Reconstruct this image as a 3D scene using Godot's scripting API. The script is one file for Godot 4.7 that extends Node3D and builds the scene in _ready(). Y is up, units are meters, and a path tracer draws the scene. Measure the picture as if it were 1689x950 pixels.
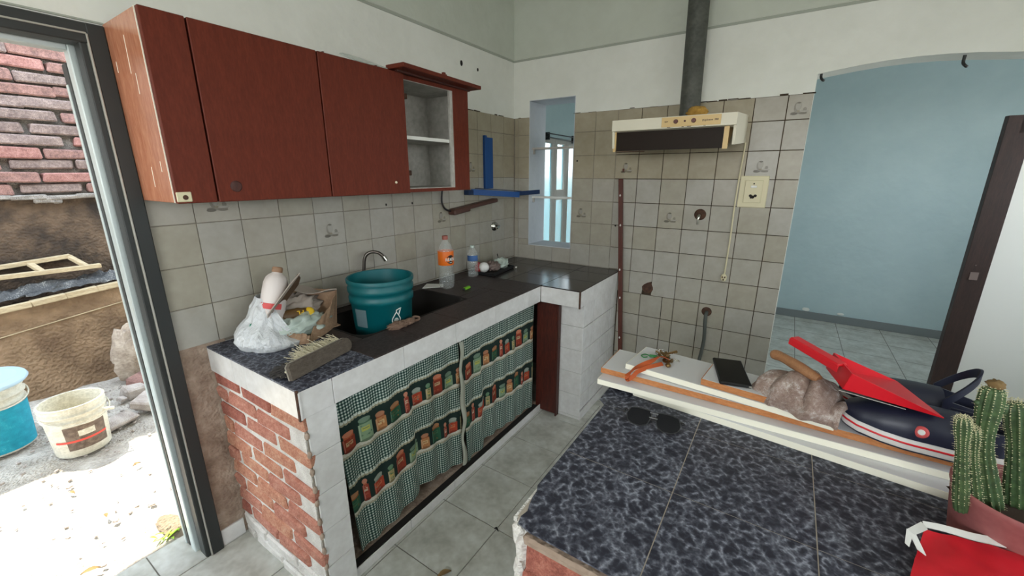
extends Node3D
# Small kitchen seen from beside a tiled peninsula. Back corner at the origin:
# sink wall is the plane z = 0 (running to -x), cooker wall is the plane x = 0 (running to +z).

var cur: Node3D
var org := Vector3.ZERO
var rng := RandomNumberGenerator.new()
var used := {}
var M := {}
var V3 := Vector3.ZERO

func _ready() -> void:
	# camera
	var cam := Camera3D.new()
	cam.name = "camera"
	var yaw := -0.584
	var pitch := -0.268
	var fw := Vector3(cos(yaw) * cos(pitch), sin(pitch), sin(yaw) * cos(pitch))
	var rt := fw.cross(Vector3.UP).normalized()
	var up := rt.cross(fw)
	cam.transform = Transform3D(Basis(rt, up, -fw), Vector3(-2.767, 1.5265, 1.8098))
	cam.fov = rad_to_deg(2.0 * atan(475.0 / 679.78))
	cam.near = 0.02
	cam.far = 100.0
	add_child(cam)
	# sky and exposure
	var we := WorldEnvironment.new()
	we.name = "environment"
	var env := Environment.new()
	env.background_mode = Environment.BG_SKY
	var sky := Sky.new()
	var sm := ProceduralSkyMaterial.new()
	sm.sky_top_color = Color(0.74, 0.80, 0.86)
	sm.sky_horizon_color = Color(0.92, 0.93, 0.92)
	sm.ground_horizon_color = Color(0.80, 0.78, 0.74)
	sm.ground_bottom_color = Color(0.5, 0.48, 0.45)
	sm.sky_energy_multiplier = 2.6
	sm.ground_energy_multiplier = 2.2
	sky.sky_material = sm
	env.sky = sky
	env.tonemap_mode = Environment.TONE_MAPPER_LINEAR
	env.tonemap_exposure = 1.0
	env.sdfgi_enabled = true
	env.ssao_enabled = true
	env.ssil_enabled = true
	we.environment = env
	add_child(we)
	# sun: high over the yard wall
	var sun := DirectionalLight3D.new()
	sun.name = "sun"
	sun.light_color = Color(1.0, 0.96, 0.88)
	sun.light_energy = 5.5
	sun.light_angular_distance = 0.6
	sun.shadow_enabled = true
	sun.basis = Basis.looking_at(Vector3(0.12, -2.25, 1.0).normalized())
	add_child(sun)
	# daylight coming in through the window openings
	var win := func(called: String, c: Vector3, dir: Vector3, w: float, h: float, e: float, col: Color) -> void:
		var a := AreaLight3D.new()
		a.name = called
		a.area_size = Vector2(w, h)
		a.light_energy = e
		a.light_color = col
		a.area_range = 20.0
		a.area_attenuation = 2.0
		a.shadow_enabled = true
		add_child(a)
		a.transform = Transform3D(Basis.looking_at(dir), c)
	win.call("window_daylight_rear", Vector3(-4.72, 1.8, 1.8), Vector3(1, 0.6, 0), 1.8, 0.6, 3.6, Color(1.0, 0.995, 0.985))
	win.call("window_daylight_front", Vector3(-2.3, 1.8, 4.17), Vector3(0.15, 0.3, -1), 2.0, 0.6, 0.8, Color(1.0, 0.995, 0.985))
	win.call("window_daylight_next_room", Vector3(0.85, 1.7, 4.17), Vector3(0, 0.1, -1), 1.2, 0.6, 1.3, Color(0.98, 0.985, 1.0))
	win.call("window_daylight_folding", Vector3(1.61, 1.25, -0.29), Vector3(-0.3, 0.1, 1), 1.1, 1.1, 1.0, Color(0.94, 0.98, 1.0))
	make_materials()
	build_setting()
	build_yard()
	build_kitchen()
	build_peninsula()
	build_small()

# ---------------------------------------------------------------- naming
func numbered(n: String) -> String:
	if not used.has(n):
		used[n] = 0
		return n
	used[n] += 1
	return "%s_%03d" % [n, used[n]]

func meta(o: Node, label: String, cat: String, group := "", kind := "") -> void:
	if label != "": o.set_meta("label", label)
	if cat != "": o.set_meta("category", cat)
	if group != "": o.set_meta("group", group)
	if kind != "": o.set_meta("kind", kind)

func thing(called: String, label: String, cat: String, at: Vector3, group := "", kind := "") -> Node3D:
	var o := Node3D.new()
	o.name = numbered(called)
	add_child(o, true)
	o.position = at
	meta(o, label, cat, group, kind)
	cur = o
	org = at
	return o

func mi(called: String, mesh: Mesh, m: Material, parent: Node) -> MeshInstance3D:
	var o := MeshInstance3D.new()
	o.name = called
	o.mesh = mesh
	o.material_override = m
	parent.add_child(o, true)
	return o

# commits a SurfaceTool drawn in world coordinates as a part of the current thing
func part(called: String, st: SurfaceTool, m: Material, parent: Node = null, label := "") -> MeshInstance3D:
	st.generate_normals()
	var raw := st.commit()
	var s2 := SurfaceTool.new()
	s2.append_from(raw, 0, Transform3D(Basis(), -org))
	var o := mi(called, s2.commit(), m, parent if parent != null else cur)
	if label != "": o.set_meta("label", label)
	return o

# a thing that is a single mesh, drawn in world coordinates
func solo(called: String, label: String, cat: String, at: Vector3, st: SurfaceTool, m: Material, group := "", kind := "") -> MeshInstance3D:
	org = at
	st.generate_normals()
	var raw := st.commit()
	var s2 := SurfaceTool.new()
	s2.append_from(raw, 0, Transform3D(Basis(), -at))
	var o := mi(numbered(called), s2.commit(), m, self)
	o.position = at
	meta(o, label, cat, group, kind)
	return o

# ---------------------------------------------------------------- mesh building
func mb(smooth := false) -> SurfaceTool:
	var st := SurfaceTool.new()
	st.begin(Mesh.PRIMITIVE_TRIANGLES)
	st.set_smooth_group(0 if smooth else -1)
	return st

func tri(st: SurfaceTool, a: Vector3, b: Vector3, c: Vector3, out: Vector3, ua := Vector2.ZERO, ub := Vector2.ZERO, uc := Vector2.ZERO) -> void:
	if (b - a).cross(c - a).dot(out) > 0.0:
		var t := b
		b = c
		c = t
		var u := ub
		ub = uc
		uc = u
	st.set_uv(ua)
	st.add_vertex(a)
	st.set_uv(ub)
	st.add_vertex(b)
	st.set_uv(uc)
	st.add_vertex(c)

func quad(st: SurfaceTool, a: Vector3, b: Vector3, c: Vector3, d: Vector3, out: Vector3, uvs := [Vector2(0, 1), Vector2(1, 1), Vector2(1, 0), Vector2(0, 0)]) -> void:
	tri(st, a, b, c, out, uvs[0], uvs[1], uvs[2])
	tri(st, a, c, d, out, uvs[0], uvs[2], uvs[3])

# chamfered box: centre, size, axes, bevel, jitter of the corners
func obx(st: SurfaceTool, c: Vector3, size: Vector3, b := Basis(), bev := 0.0, jit := 0.0) -> void:
	var h := size * 0.5
	st.set_smooth_group(-1)
	var axes := [b.x, b.y, b.z]
	if bev <= 0.0:
		for ax in 3:
			for s in [-1.0, 1.0]:
				var n: Vector3 = axes[ax] * s
				var u: Vector3 = axes[(ax + 1) % 3] * h[(ax + 1) % 3]
				var v: Vector3 = axes[(ax + 2) % 3] * h[(ax + 2) % 3]
				var o: Vector3 = c + n * h[ax]
				quad(st, o - u - v, o + u - v, o + u + v, o - u + v, n)
		return
	var p := {}
	for sx in [-1, 1]:
		for sy in [-1, 1]:
			for sz in [-1, 1]:
				var j := Vector3(rng.randf_range(-jit, jit), rng.randf_range(-jit, jit), rng.randf_range(-jit, jit))
				for ax in 3:
					var l := Vector3(sx * (h.x - bev), sy * (h.y - bev), sz * (h.z - bev))
					l[ax] = [sx, sy, sz][ax] * h[ax]
					p[[sx, sy, sz, ax]] = c + b * (l + j)
	for ax in 3:
		var a1 := (ax + 1) % 3
		var a2 := (ax + 2) % 3
		for s in [-1, 1]:
			var q := []
			for e in [[-1, -1], [1, -1], [1, 1], [-1, 1]]:
				var k := [0, 0, 0]
				k[ax] = s
				k[a1] = e[0]
				k[a2] = e[1]
				q.append(p[[k[0], k[1], k[2], ax]])
			quad(st, q[0], q[1], q[2], q[3], axes[ax] * s)
		for s1 in [-1, 1]:
			for s2 in [-1, 1]:
				var k := [0, 0, 0]
				k[a1] = s1
				k[a2] = s2
				k[ax] = -1
				var m1 := k.duplicate()
				k[ax] = 1
				quad(st, p[[m1[0], m1[1], m1[2], a1]], p[[k[0], k[1], k[2], a1]], p[[k[0], k[1], k[2], a2]], p[[m1[0], m1[1], m1[2], a2]], axes[a1] * s1 + axes[a2] * s2)
	for sx in [-1, 1]:
		for sy in [-1, 1]:
			for sz in [-1, 1]:
				tri(st, p[[sx, sy, sz, 0]], p[[sx, sy, sz, 1]], p[[sx, sy, sz, 2]], b * Vector3(sx, sy, sz))

func bx(st: SurfaceTool, lo: Vector3, hi: Vector3, bev := 0.0, jit := 0.0) -> void:
	obx(st, (lo + hi) * 0.5, (hi - lo).abs(), Basis(), bev, jit)

# turned shape round an axis at c (profile = [radius, height] pairs)
func lathe(st: SurfaceTool, c: Vector3, prof: Array, segs := 32, b := Basis(), wob := 0.0, arc0 := 0.0, arc1 := TAU) -> void:
	for i in prof.size() - 1:
		var r0: float = prof[i][0]
		var y0: float = prof[i][1]
		var r1: float = prof[i + 1][0]
		var y1: float = prof[i + 1][1]
		var flat := absf(y1 - y0) < absf(r1 - r0) * 0.35
		st.set_smooth_group(2 + i if flat else 1)
		for k in segs:
			var t0 := arc0 + (arc1 - arc0) * k / segs
			var t1 := arc0 + (arc1 - arc0) * (k + 1) / segs
			var w0 := 1.0 + wob * sin(t0 * 3.0 + 0.7)
			var w1 := 1.0 + wob * sin(t1 * 3.0 + 0.7)
			var d0 := Vector3(cos(t0), 0, sin(t0))
			var d1 := Vector3(cos(t1), 0, sin(t1))
			var a := d0 * r0 * w0 + Vector3(0, y0, 0)
			var bb := d1 * r0 * w1 + Vector3(0, y0, 0)
			var cc := d1 * r1 * w1 + Vector3(0, y1, 0)
			var dd := d0 * r1 * w0 + Vector3(0, y1, 0)
			var n := (d0 + d1) * (y1 - y0) * 0.5 + Vector3(0, r0 - r1, 0)
			n = b * n
			var u0 := float(k) / segs
			var u1 := float(k + 1) / segs
			if r0 > 1e-6: tri(st, c + b * a, c + b * bb, c + b * cc, n, Vector2(u0, 1 - float(i) / prof.size()), Vector2(u1, 1 - float(i) / prof.size()), Vector2(u1, 1 - float(i + 1) / prof.size()))
			if r1 > 1e-6: tri(st, c + b * a, c + b * cc, c + b * dd, n, Vector2(u0, 1 - float(i) / prof.size()), Vector2(u1, 1 - float(i + 1) / prof.size()), Vector2(u0, 1 - float(i + 1) / prof.size()))

# tube along points; r is a number or an array of radii; sq squashes the section along the given axis
func tube(st: SurfaceTool, pts: Array, r, segs := 10, caps := true, flat := Vector3.ZERO, squash := 1.0) -> void:
	var n := pts.size()
	var rings := []
	var up := Vector3(0.13, 1, 0.21).normalized()
	for i in n:
		var d: Vector3 = (pts[mini(i + 1, n - 1)] - pts[maxi(i - 1, 0)]).normalized()
		if absf(d.dot(up)) > 0.98: up = Vector3(1, 0.1, 0.2).normalized()
		var x := d.cross(up).normalized()
		var y := x.cross(d).normalized()
		up = y
		var rr: float = r[i] if r is Array else r
		var ring := []
		for k in segs:
			var t := TAU * k / segs
			var o := (x * cos(t) + y * sin(t)) * rr
			if flat != Vector3.ZERO: o -= flat * o.dot(flat) * (1.0 - squash)
			ring.append(pts[i] + o)
		rings.append(ring)
	st.set_smooth_group(1)
	for i in n - 1:
		for k in segs:
			var k2 := (k + 1) % segs
			var mid: Vector3 = (rings[i][k] + rings[i][k2]) * 0.5 - (pts[i] as Vector3)
			quad(st, rings[i][k], rings[i][k2], rings[i + 1][k2], rings[i + 1][k], mid)
	if caps:
		for e in [0, n - 1]:
			st.set_smooth_group(2)
			var dd: Vector3 = (pts[0] - pts[1]) if e == 0 else (pts[n - 1] - pts[n - 2])
			for k in segs:
				tri(st, pts[e], rings[e][k], rings[e][(k + 1) % segs], dd)

func smooth_path(pts: Array, per := 6) -> Array:
	var out := []
	var n := pts.size()
	for i in n - 1:
		var a: Vector3 = pts[maxi(i - 1, 0)]
		var b: Vector3 = pts[i]
		var c: Vector3 = pts[i + 1]
		var d: Vector3 = pts[mini(i + 2, n - 1)]
		for k in per:
			var t := float(k) / per
			out.append(b.cubic_interpolate(c, a, d, t))
	out.append(pts[n - 1])
	return out

# flat polygon (2D) pushed along an axis: o + u * x + v * y, depth along w
func prism(st: SurfaceTool, poly: PackedVector2Array, o: Vector3, u: Vector3, v: Vector3, w: Vector3) -> void:
	st.set_smooth_group(-1)
	var ids := Geometry2D.triangulate_polygon(poly)
	var at := func(p: Vector2) -> Vector3: return o + u * p.x + v * p.y
	for i in range(0, ids.size(), 3):
		var a: Vector3 = at.call(poly[ids[i]])
		var b: Vector3 = at.call(poly[ids[i + 1]])
		var c: Vector3 = at.call(poly[ids[i + 2]])
		tri(st, a, b, c, -w, poly[ids[i]], poly[ids[i + 1]], poly[ids[i + 2]])
		tri(st, a + w, b + w, c + w, w, poly[ids[i]], poly[ids[i + 1]], poly[ids[i + 2]])
	var cw := Geometry2D.is_polygon_clockwise(poly)
	for i in poly.size():
		var p := poly[i]
		var q := poly[(i + 1) % poly.size()]
		var e := q - p
		var n2 := Vector2(e.y, -e.x) * (-1.0 if cw else 1.0)
		var a: Vector3 = at.call(p)
		var b: Vector3 = at.call(q)
		quad(st, a, b, b + w, a + w, u * n2.x + v * n2.y)

# grid of points -> sheet; thick > 0 makes a shell with rims
func sheet(st: SurfaceTool, g: Array, thick := 0.0, uvk := Vector2(1, 1)) -> void:
	var nr := g.size()
	var nc: int = g[0].size()
	st.set_smooth_group(1)
	var nrm := []
	for i in nr:
		var row := []
		for j in nc:
			var du: Vector3 = g[i][mini(j + 1, nc - 1)] - g[i][maxi(j - 1, 0)]
			var dv: Vector3 = g[mini(i + 1, nr - 1)][j] - g[maxi(i - 1, 0)][j]
			row.append(du.cross(dv).normalized())
		nrm.append(row)
	for i in nr - 1:
		for j in nc - 1:
			var uv := []
			for e in [[0, 0], [0, 1], [1, 1], [1, 0]]:
				uv.append(Vector2(float(j + e[1]) / (nc - 1) * uvk.x, float(i + e[0]) / (nr - 1) * uvk.y))
			var n: Vector3 = nrm[i][j]
			if n == Vector3.ZERO: n = nrm[i + 1][j + 1]
			quad(st, g[i][j], g[i][j + 1], g[i + 1][j + 1], g[i + 1][j], n, uv)
	if thick > 0.0:
		st.set_smooth_group(3)
		for i in nr - 1:
			for j in nc - 1:
				var uv := []
				for e in [[0, 0], [0, 1], [1, 1], [1, 0]]:
					uv.append(Vector2(float(j + e[1]) / (nc - 1) * uvk.x, float(i + e[0]) / (nr - 1) * uvk.y))
				var q := []
				for e in [[i, j], [i, j + 1], [i + 1, j + 1], [i + 1, j]]:
					q.append(g[e[0]][e[1]] - nrm[e[0]][e[1]] * thick)
				quad(st, q[0], q[1], q[2], q[3], -nrm[i][j], uv)
		st.set_smooth_group(4)
		var rim := []
		for j in nc: rim.append([0, j])
		for i in range(1, nr): rim.append([i, nc - 1])
		for j in range(nc - 2, -1, -1): rim.append([nr - 1, j])
		for i in range(nr - 2, 0, -1): rim.append([i, 0])
		for k in rim.size():
			var e = rim[k]
			var f = rim[(k + 1) % rim.size()]
			var a: Vector3 = g[e[0]][e[1]]
			var b: Vector3 = g[f[0]][f[1]]
			var dd: Vector3 = (b - a).cross(nrm[e[0]][e[1]])
			quad(st, a, b, b - nrm[f[0]][f[1]] * thick, a - nrm[e[0]][e[1]] * thick, dd)

# closed lumpy ball
func blob(st: SurfaceTool, c: Vector3, r: Vector3, b := Basis(), amp := 0.0, freq := 4.0, sd := 1, nu := 24, nv := 14, flat_base := 1.0) -> void:
	var nz := FastNoiseLite.new()
	nz.seed = sd
	nz.frequency = 1.0
	nz.fractal_octaves = 3
	var p := func(i: int, j: int) -> Vector3:
		var th := PI * i / nv
		var ph := TAU * (j % nu) / nu
		var d := Vector3(sin(th) * cos(ph), cos(th), sin(th) * sin(ph))
		var k := 1.0 + amp * nz.get_noise_3dv(d * freq)
		var l := d * k
		if l.y < -flat_base: l.y = -flat_base
		return c + b * (l * r)
	st.set_smooth_group(1)
	for i in nv:
		for j in nu:
			var q0: Vector3 = p.call(i, j)
			var q1: Vector3 = p.call(i, j + 1)
			var q2: Vector3 = p.call(i + 1, j + 1)
			var q3: Vector3 = p.call(i + 1, j)
			var n := (q0 + q2) * 0.5 - c
			var uv := [Vector2(float(j) / nu, float(i) / nv), Vector2(float(j + 1) / nu, float(i) / nv), Vector2(float(j + 1) / nu, float(i + 1) / nv), Vector2(float(j) / nu, float(i + 1) / nv)]
			if i > 0: tri(st, q0, q1, q2, n, uv[0], uv[1], uv[2])
			if i < nv - 1: tri(st, q0, q2, q3, n, uv[0], uv[2], uv[3])

func ybasis(y: Vector3) -> Basis:
	y = y.normalized()
	var x := y.cross(Vector3(0.2, 0.1, 1)).normalized()
	return Basis(x, y, x.cross(y))

# lettering, size = height of the letters, laid on a plane (u right, v up, n out), its middle at c
func text(s: String, c: Vector3, u: Vector3, v: Vector3, size: float, m: Material, parent: Node, called := "lettering", bold := true, bend := 0.0, squeeze := 1.0) -> MeshInstance3D:
	var t := TextMesh.new()
	var f := SystemFont.new()
	f.font_names = PackedStringArray(["Droid Sans"])
	if bold: f.font_weight = 800
	t.font = f
	t.font_size = 64
	t.pixel_size = size / 46.0
	t.depth = 0.0008
	t.text = s
	var n := u.cross(v).normalized()
	var arr := t.surface_get_arrays(0)
	var vs: PackedVector3Array = arr[Mesh.ARRAY_VERTEX]
	var ns: PackedVector3Array = arr[Mesh.ARRAY_NORMAL]
	for i in vs.size():
		var p := vs[i]
		p.x *= squeeze
		var q: Vector3
		if bend > 0.0:
			var a := p.x / bend
			q = u * (sin(a) * (bend + p.z)) + v * p.y + n * (cos(a) * (bend + p.z) - bend)
			ns[i] = (u * (ns[i].x * cos(a) + ns[i].z * sin(a)) + v * ns[i].y + n * (ns[i].z * cos(a) - ns[i].x * sin(a))).normalized()
		else:
			q = u * p.x + v * p.y + n * p.z
			ns[i] = (u * ns[i].x + v * ns[i].y + n * ns[i].z).normalized()
		vs[i] = c + q - org
	arr[Mesh.ARRAY_VERTEX] = vs
	arr[Mesh.ARRAY_NORMAL] = ns
	var am := ArrayMesh.new()
	am.add_surface_from_arrays(Mesh.PRIMITIVE_TRIANGLES, arr)
	return mi(called, am, m, parent)

# ---------------------------------------------------------------- textures and materials
func noise_img(size: int, sd: int, freq: float, kind := "simplex", oct := 4) -> Image:
	var n := FastNoiseLite.new()
	n.seed = sd
	n.frequency = freq
	n.fractal_octaves = oct
	if kind == "cell":
		n.noise_type = FastNoiseLite.TYPE_CELLULAR
		n.cellular_return_type = FastNoiseLite.RETURN_DISTANCE2_SUB
		n.fractal_type = FastNoiseLite.FRACTAL_FBM
		n.domain_warp_enabled = true
		n.domain_warp_amplitude = 14.0
		n.domain_warp_frequency = 0.03
	elif kind == "ridge":
		n.noise_type = FastNoiseLite.TYPE_SIMPLEX_SMOOTH
		n.fractal_type = FastNoiseLite.FRACTAL_RIDGED
	else:
		n.noise_type = FastNoiseLite.TYPE_SIMPLEX_SMOOTH
	return n.get_seamless_image(size, size)

# layers: [[image, weight], ...]; ramp: [[at, Color], ...]
func ramp_tex(size: int, layers: Array, ramp: Array) -> ImageTexture:
	var acc := PackedFloat32Array()
	acc.resize(size * size)
	var tot := 0.0
	for l in layers:
		var d: PackedByteArray = l[0].get_data()
		var w: float = l[1]
		tot += w
		for i in acc.size(): acc[i] += d[i] * w
	var g := Gradient.new()
	g.offsets = PackedFloat32Array(ramp.map(func(r): return r[0]))
	g.colors = PackedColorArray(ramp.map(func(r): return r[1]))
	var lut := PackedByteArray()
	for i in 256:
		var c := g.sample(i / 255.0)
		lut.append_array(PackedByteArray([int(c.r * 255), int(c.g * 255), int(c.b * 255)]))
	var out := PackedByteArray()
	out.resize(size * size * 3)
	for i in acc.size():
		var k := clampi(int(acc[i] / tot), 0, 255) * 3
		out[i * 3] = lut[k]
		out[i * 3 + 1] = lut[k + 1]
		out[i * 3 + 2] = lut[k + 2]
	return ImageTexture.create_from_image(Image.create_from_data(size, size, false, Image.FORMAT_RGB8, out))

func normal_tex(im: Image, strength: float) -> ImageTexture:
	var n: Image = im.duplicate()
	n.convert(Image.FORMAT_RGBA8)
	n.bump_map_to_normal_map(strength)
	return ImageTexture.create_from_image(n)

func flat_mat(c: Color, rough := 0.6, metal := 0.0) -> StandardMaterial3D:
	var m := StandardMaterial3D.new()
	m.albedo_color = c
	m.roughness = rough
	m.metallic = metal
	return m

func tex_mat(t: Texture2D, per_metre: float, rough := 0.6, world := true, nrm: Texture2D = null, nscale := 1.0) -> StandardMaterial3D:
	var m := StandardMaterial3D.new()
	m.albedo_texture = t
	m.roughness = rough
	m.uv1_triplanar = true
	m.uv1_world_triplanar = world
	m.uv1_scale = Vector3.ONE * per_metre
	if nrm != null:
		m.normal_enabled = true
		m.normal_texture = nrm
		m.normal_scale = nscale
	return m

func tint(m: StandardMaterial3D, c: Color) -> StandardMaterial3D:
	var d: StandardMaterial3D = m.duplicate()
	d.albedo_color = c
	return d

func uv_mat(im: Image, rough := 0.7) -> StandardMaterial3D:
	var m := StandardMaterial3D.new()
	m.albedo_texture = ImageTexture.create_from_image(im)
	m.roughness = rough
	return m

func rgb(r: int, g: int, b: int) -> Color:
	return Color8(r, g, b)

func ell(im: Image, cx: float, cy: float, rx: float, ry: float, c: Color) -> void:
	for y in range(maxi(0, int(cy - ry)), mini(im.get_height(), int(cy + ry) + 1)):
		var k := 1.0 - pow((y + 0.5 - cy) / ry, 2)
		if k <= 0.0: continue
		var w := rx * sqrt(k)
		im.fill_rect(Rect2i(int(cx - w), y, maxi(1, int(2 * w)), 1), c)

func make_materials() -> void:
	var fine := noise_img(256, 11, 0.05)
	var coarse := noise_img(256, 12, 0.012)
	var grit := noise_img(256, 13, 0.16, "simplex", 3)
	var cell := noise_img(512, 21, 0.02, "cell", 3)
	var soft512 := noise_img(512, 22, 0.01)
	var ridge := noise_img(512, 23, 0.022, "ridge", 4)
	var fine512 := noise_img(512, 24, 0.04)
	var nfine := normal_tex(fine, 2.0)
	var ngrit := normal_tex(grit, 4.0)
	M.plaster = tex_mat(ramp_tex(256, [[coarse, 2], [fine, 1]], [[0.2, rgb(229, 231, 224)], [0.75, rgb(235, 237, 231)]]), 0.9, 0.9, true, nfine, 0.25)
	M.ceiling = tint(M.plaster, rgb(245, 246, 244))
	M.plaster_up = tint(M.plaster, rgb(222, 226, 220))
	M.ledge = tint(M.plaster, rgb(186, 190, 184))
	M.reveal = tint(M.plaster, rgb(222, 226, 240))
	M.blue = tex_mat(ramp_tex(256, [[coarse, 2], [fine, 1]], [[0.2, rgb(177, 198, 202)], [0.8, rgb(183, 203, 206)]]), 0.8, 0.85, true, nfine, 0.2)
	var tl := ramp_tex(256, [[coarse, 2], [fine, 1]], [[0.1, rgb(163, 159, 149)], [0.9, rgb(176, 173, 165)]])
	M.tile = tex_mat(tl, 2.2, 0.28)
	M.tile_b = tint(M.tile, rgb(250, 249, 246))
	M.tile_c = tint(M.tile, rgb(255, 253, 250))
	M.tile_e = tint(M.tile, rgb(249, 241, 223))
	M.tile_e.metallic_specular = 0.3
	M.tile_d = tint(M.tile, rgb(247, 244, 236))
	for t in [M.tile, M.tile_b, M.tile_c, M.tile_d]: t.metallic_specular = 0.35
	M.grout = tex_mat(ramp_tex(256, [[coarse, 2], [grit, 1]], [[0.3, rgb(54, 44, 33)], [0.75, rgb(84, 72, 56)]]), 1.3, 0.95)
	M.grout_pale = tex_mat(ramp_tex(256, [[coarse, 2], [grit, 1]], [[0.3, rgb(122, 114, 103)], [0.75, rgb(148, 142, 131)]]), 1.3, 0.95)
	M.white_tile = tex_mat(ramp_tex(256, [[coarse, 2], [fine, 1]], [[0.2, rgb(216, 214, 212)], [0.8, rgb(230, 229, 228)]]), 3.0, 0.25)
	# dark blue veined tile
	M.dark = tex_mat(ramp_tex(512, [[cell, 3], [soft512, 1.0], [ridge, 1.6]], [[0.0, rgb(28, 29, 37)], [0.36, rgb(35, 37, 47)], [0.5, rgb(66, 71, 84)], [0.64, rgb(112, 118, 132)], [0.85, rgb(146, 152, 164)]]), 2.6, 0.34)
	var inv: Image = cell.duplicate()
	M.dark.albedo_texture = dark_tex(inv, ridge, soft512, 1.0, Color8(47, 48, 58), Color8(148, 152, 164))
	M.dark_worn = tint(M.dark, rgb(255, 244, 238))
	M.dark_worn.albedo_texture = dark_tex(inv, ridge, soft512, 0.28, Color8(56, 50, 50), Color8(128, 124, 128))
	M.dark_worn.roughness = 0.42
	M.dark_worn.metallic_specular = 0.3
	M.dark.metallic_specular = 0.3
	M.dark.roughness = 0.45
	M.dark.uv1_scale = Vector3.ONE * 3.5
	M.dark_worn.uv1_scale = Vector3.ONE * 3.5
	M.dark_clean = tint(M.dark_worn, rgb(210, 206, 204))
	M.dark_clean.roughness = 0.2
	M.dark_clean.metallic_specular = 0.5
	M.floor = tex_mat(ramp_tex(512, [[soft512, 2], [ridge, 0.6], [fine512, 0.8]], [[0.2, rgb(168, 167, 158)], [0.5, rgb(188, 188, 180)], [0.8, rgb(206, 207, 201)]]), 1.1, 0.32)
	M.floor_grout = flat_mat(rgb(128, 125, 117), 0.9)
	var bt := func(a: Color, b: Color, c: Color): return ramp_tex(256, [[fine, 1], [grit, 1.2], [coarse, 1]], [[0.2, a], [0.48, b], [0.78, c]])
	M.brick_a = tex_mat(bt.call(rgb(140, 84, 70), rgb(184, 120, 102), rgb(210, 162, 142)), 5, 0.92, true, ngrit, 1.0)
	M.brick_b = tex_mat(bt.call(rgb(150, 92, 70), rgb(192, 130, 106), rgb(216, 178, 150)), 5, 0.92, true, ngrit, 1.0)
	M.brick_c = tex_mat(bt.call(rgb(122, 66, 56), rgb(162, 94, 80), rgb(190, 130, 112)), 5, 0.92, true, ngrit, 1.0)
	M.brick_out = tex_mat(bt.call(rgb(92, 70, 66), rgb(136, 102, 94), rgb(170, 130, 120)), 4, 0.95, true, ngrit, 1.2)
	M.brick_out_b = tex_mat(bt.call(rgb(96, 80, 76), rgb(126, 108, 102), rgb(170, 150, 140)), 4, 0.95, true, ngrit, 1.2)
	M.brick_out_c = tex_mat(bt.call(rgb(116, 78, 72), rgb(154, 108, 100), rgb(182, 140, 130)), 4, 0.95, true, ngrit, 1.2)
	M.mortar = tex_mat(ramp_tex(256, [[grit, 1], [coarse, 1]], [[0.2, rgb(206, 200, 194)], [0.7, rgb(236, 233, 228)]]), 4, 0.95, true, ngrit, 1.2)
	M.mortar_old = tex_mat(ramp_tex(256, [[grit, 1], [coarse, 1]], [[0.25, rgb(104, 98, 92)], [0.7, rgb(158, 150, 142)]]), 3, 0.95, true, ngrit, 1.2)
	M.cement = tex_mat(ramp_tex(256, [[coarse, 2.4], [fine, 1], [grit, 0.6]], [[0.2, rgb(128, 108, 94)], [0.5, rgb(162, 142, 126)], [0.8, rgb(188, 170, 154)]]), 1.6, 0.95, true, ngrit, 0.5)
	M.render_brown = tex_mat(ramp_tex(256, [[coarse, 2.4], [fine, 1]], [[0.2, rgb(104, 82, 62)], [0.5, rgb(128, 104, 80)], [0.8, rgb(148, 122, 96)]]), 0.8, 0.95, true, ngrit, 0.5)
	M.render_dark = tex_mat(ramp_tex(256, [[coarse, 2.4], [fine, 1]], [[0.2, rgb(44, 36, 30)], [0.5, rgb(72, 58, 46)], [0.8, rgb(98, 80, 64)]]), 1.0, 0.95, true, ngrit, 0.6)
	M.earth = tex_mat(ramp_tex(256, [[coarse, 2], [fine, 1], [grit, 1.4]], [[0.2, rgb(150, 141, 130)], [0.5, rgb(180, 172, 162)], [0.8, rgb(206, 200, 191)]]), 1.4, 0.97, true, ngrit, 1.2)
	M.rubble = tex_mat(ramp_tex(256, [[grit, 1], [coarse, 1]], [[0.2, rgb(140, 128, 120)], [0.8, rgb(200, 190, 182)]]), 4, 0.95, true, ngrit, 1.0)
	# wood with stretched grain
	var wood := func(a: Color, b: Color, stretch: Vector3, rough: float) -> StandardMaterial3D:
		var w := tex_mat(ramp_tex(256, [[fine, 1.2], [coarse, 1.0], [grit, 0.5]], [[0.2, a], [0.8, b]]), 1.0, rough)
		w.uv1_scale = stretch
		return w
	M.cab = wood.call(rgb(92, 39, 27), rgb(110, 49, 34), Vector3(9, 2.2, 9), 0.5)
	M.cab.metallic_specular = 0.3
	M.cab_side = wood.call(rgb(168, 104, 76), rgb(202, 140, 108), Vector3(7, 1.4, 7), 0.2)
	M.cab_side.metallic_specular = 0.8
	M.cab_dark = wood.call(rgb(52, 22, 16), rgb(84, 38, 28), Vector3(7, 1.6, 7), 0.5)
	M.panel = wood.call(rgb(58, 22, 16), rgb(96, 40, 28), Vector3(10, 1.2, 10), 0.45)
	M.stick = wood.call(rgb(66, 28, 18), rgb(98, 44, 30), Vector3(20, 2, 20), 0.5)
	M.door_wood = wood.call(rgb(40, 26, 24), rgb(64, 42, 38), Vector3(12, 1.2, 12), 0.5)
	M.mdf = wood.call(rgb(176, 110, 62), rgb(206, 140, 88), Vector3(4, 12, 4), 0.7)
	M.timber = wood.call(rgb(150, 132, 104), rgb(196, 178, 146), Vector3(2, 12, 12), 0.85)
	M.brush_wood = wood.call(rgb(70, 62, 54), rgb(112, 101, 90), Vector3(6, 20, 20), 0.8)
	M.handle = wood.call(rgb(140, 96, 64), rgb(182, 134, 96), Vector3(6, 20, 20), 0.45)
	M.melamine = flat_mat(rgb(214, 214, 216), 0.4)
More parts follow.
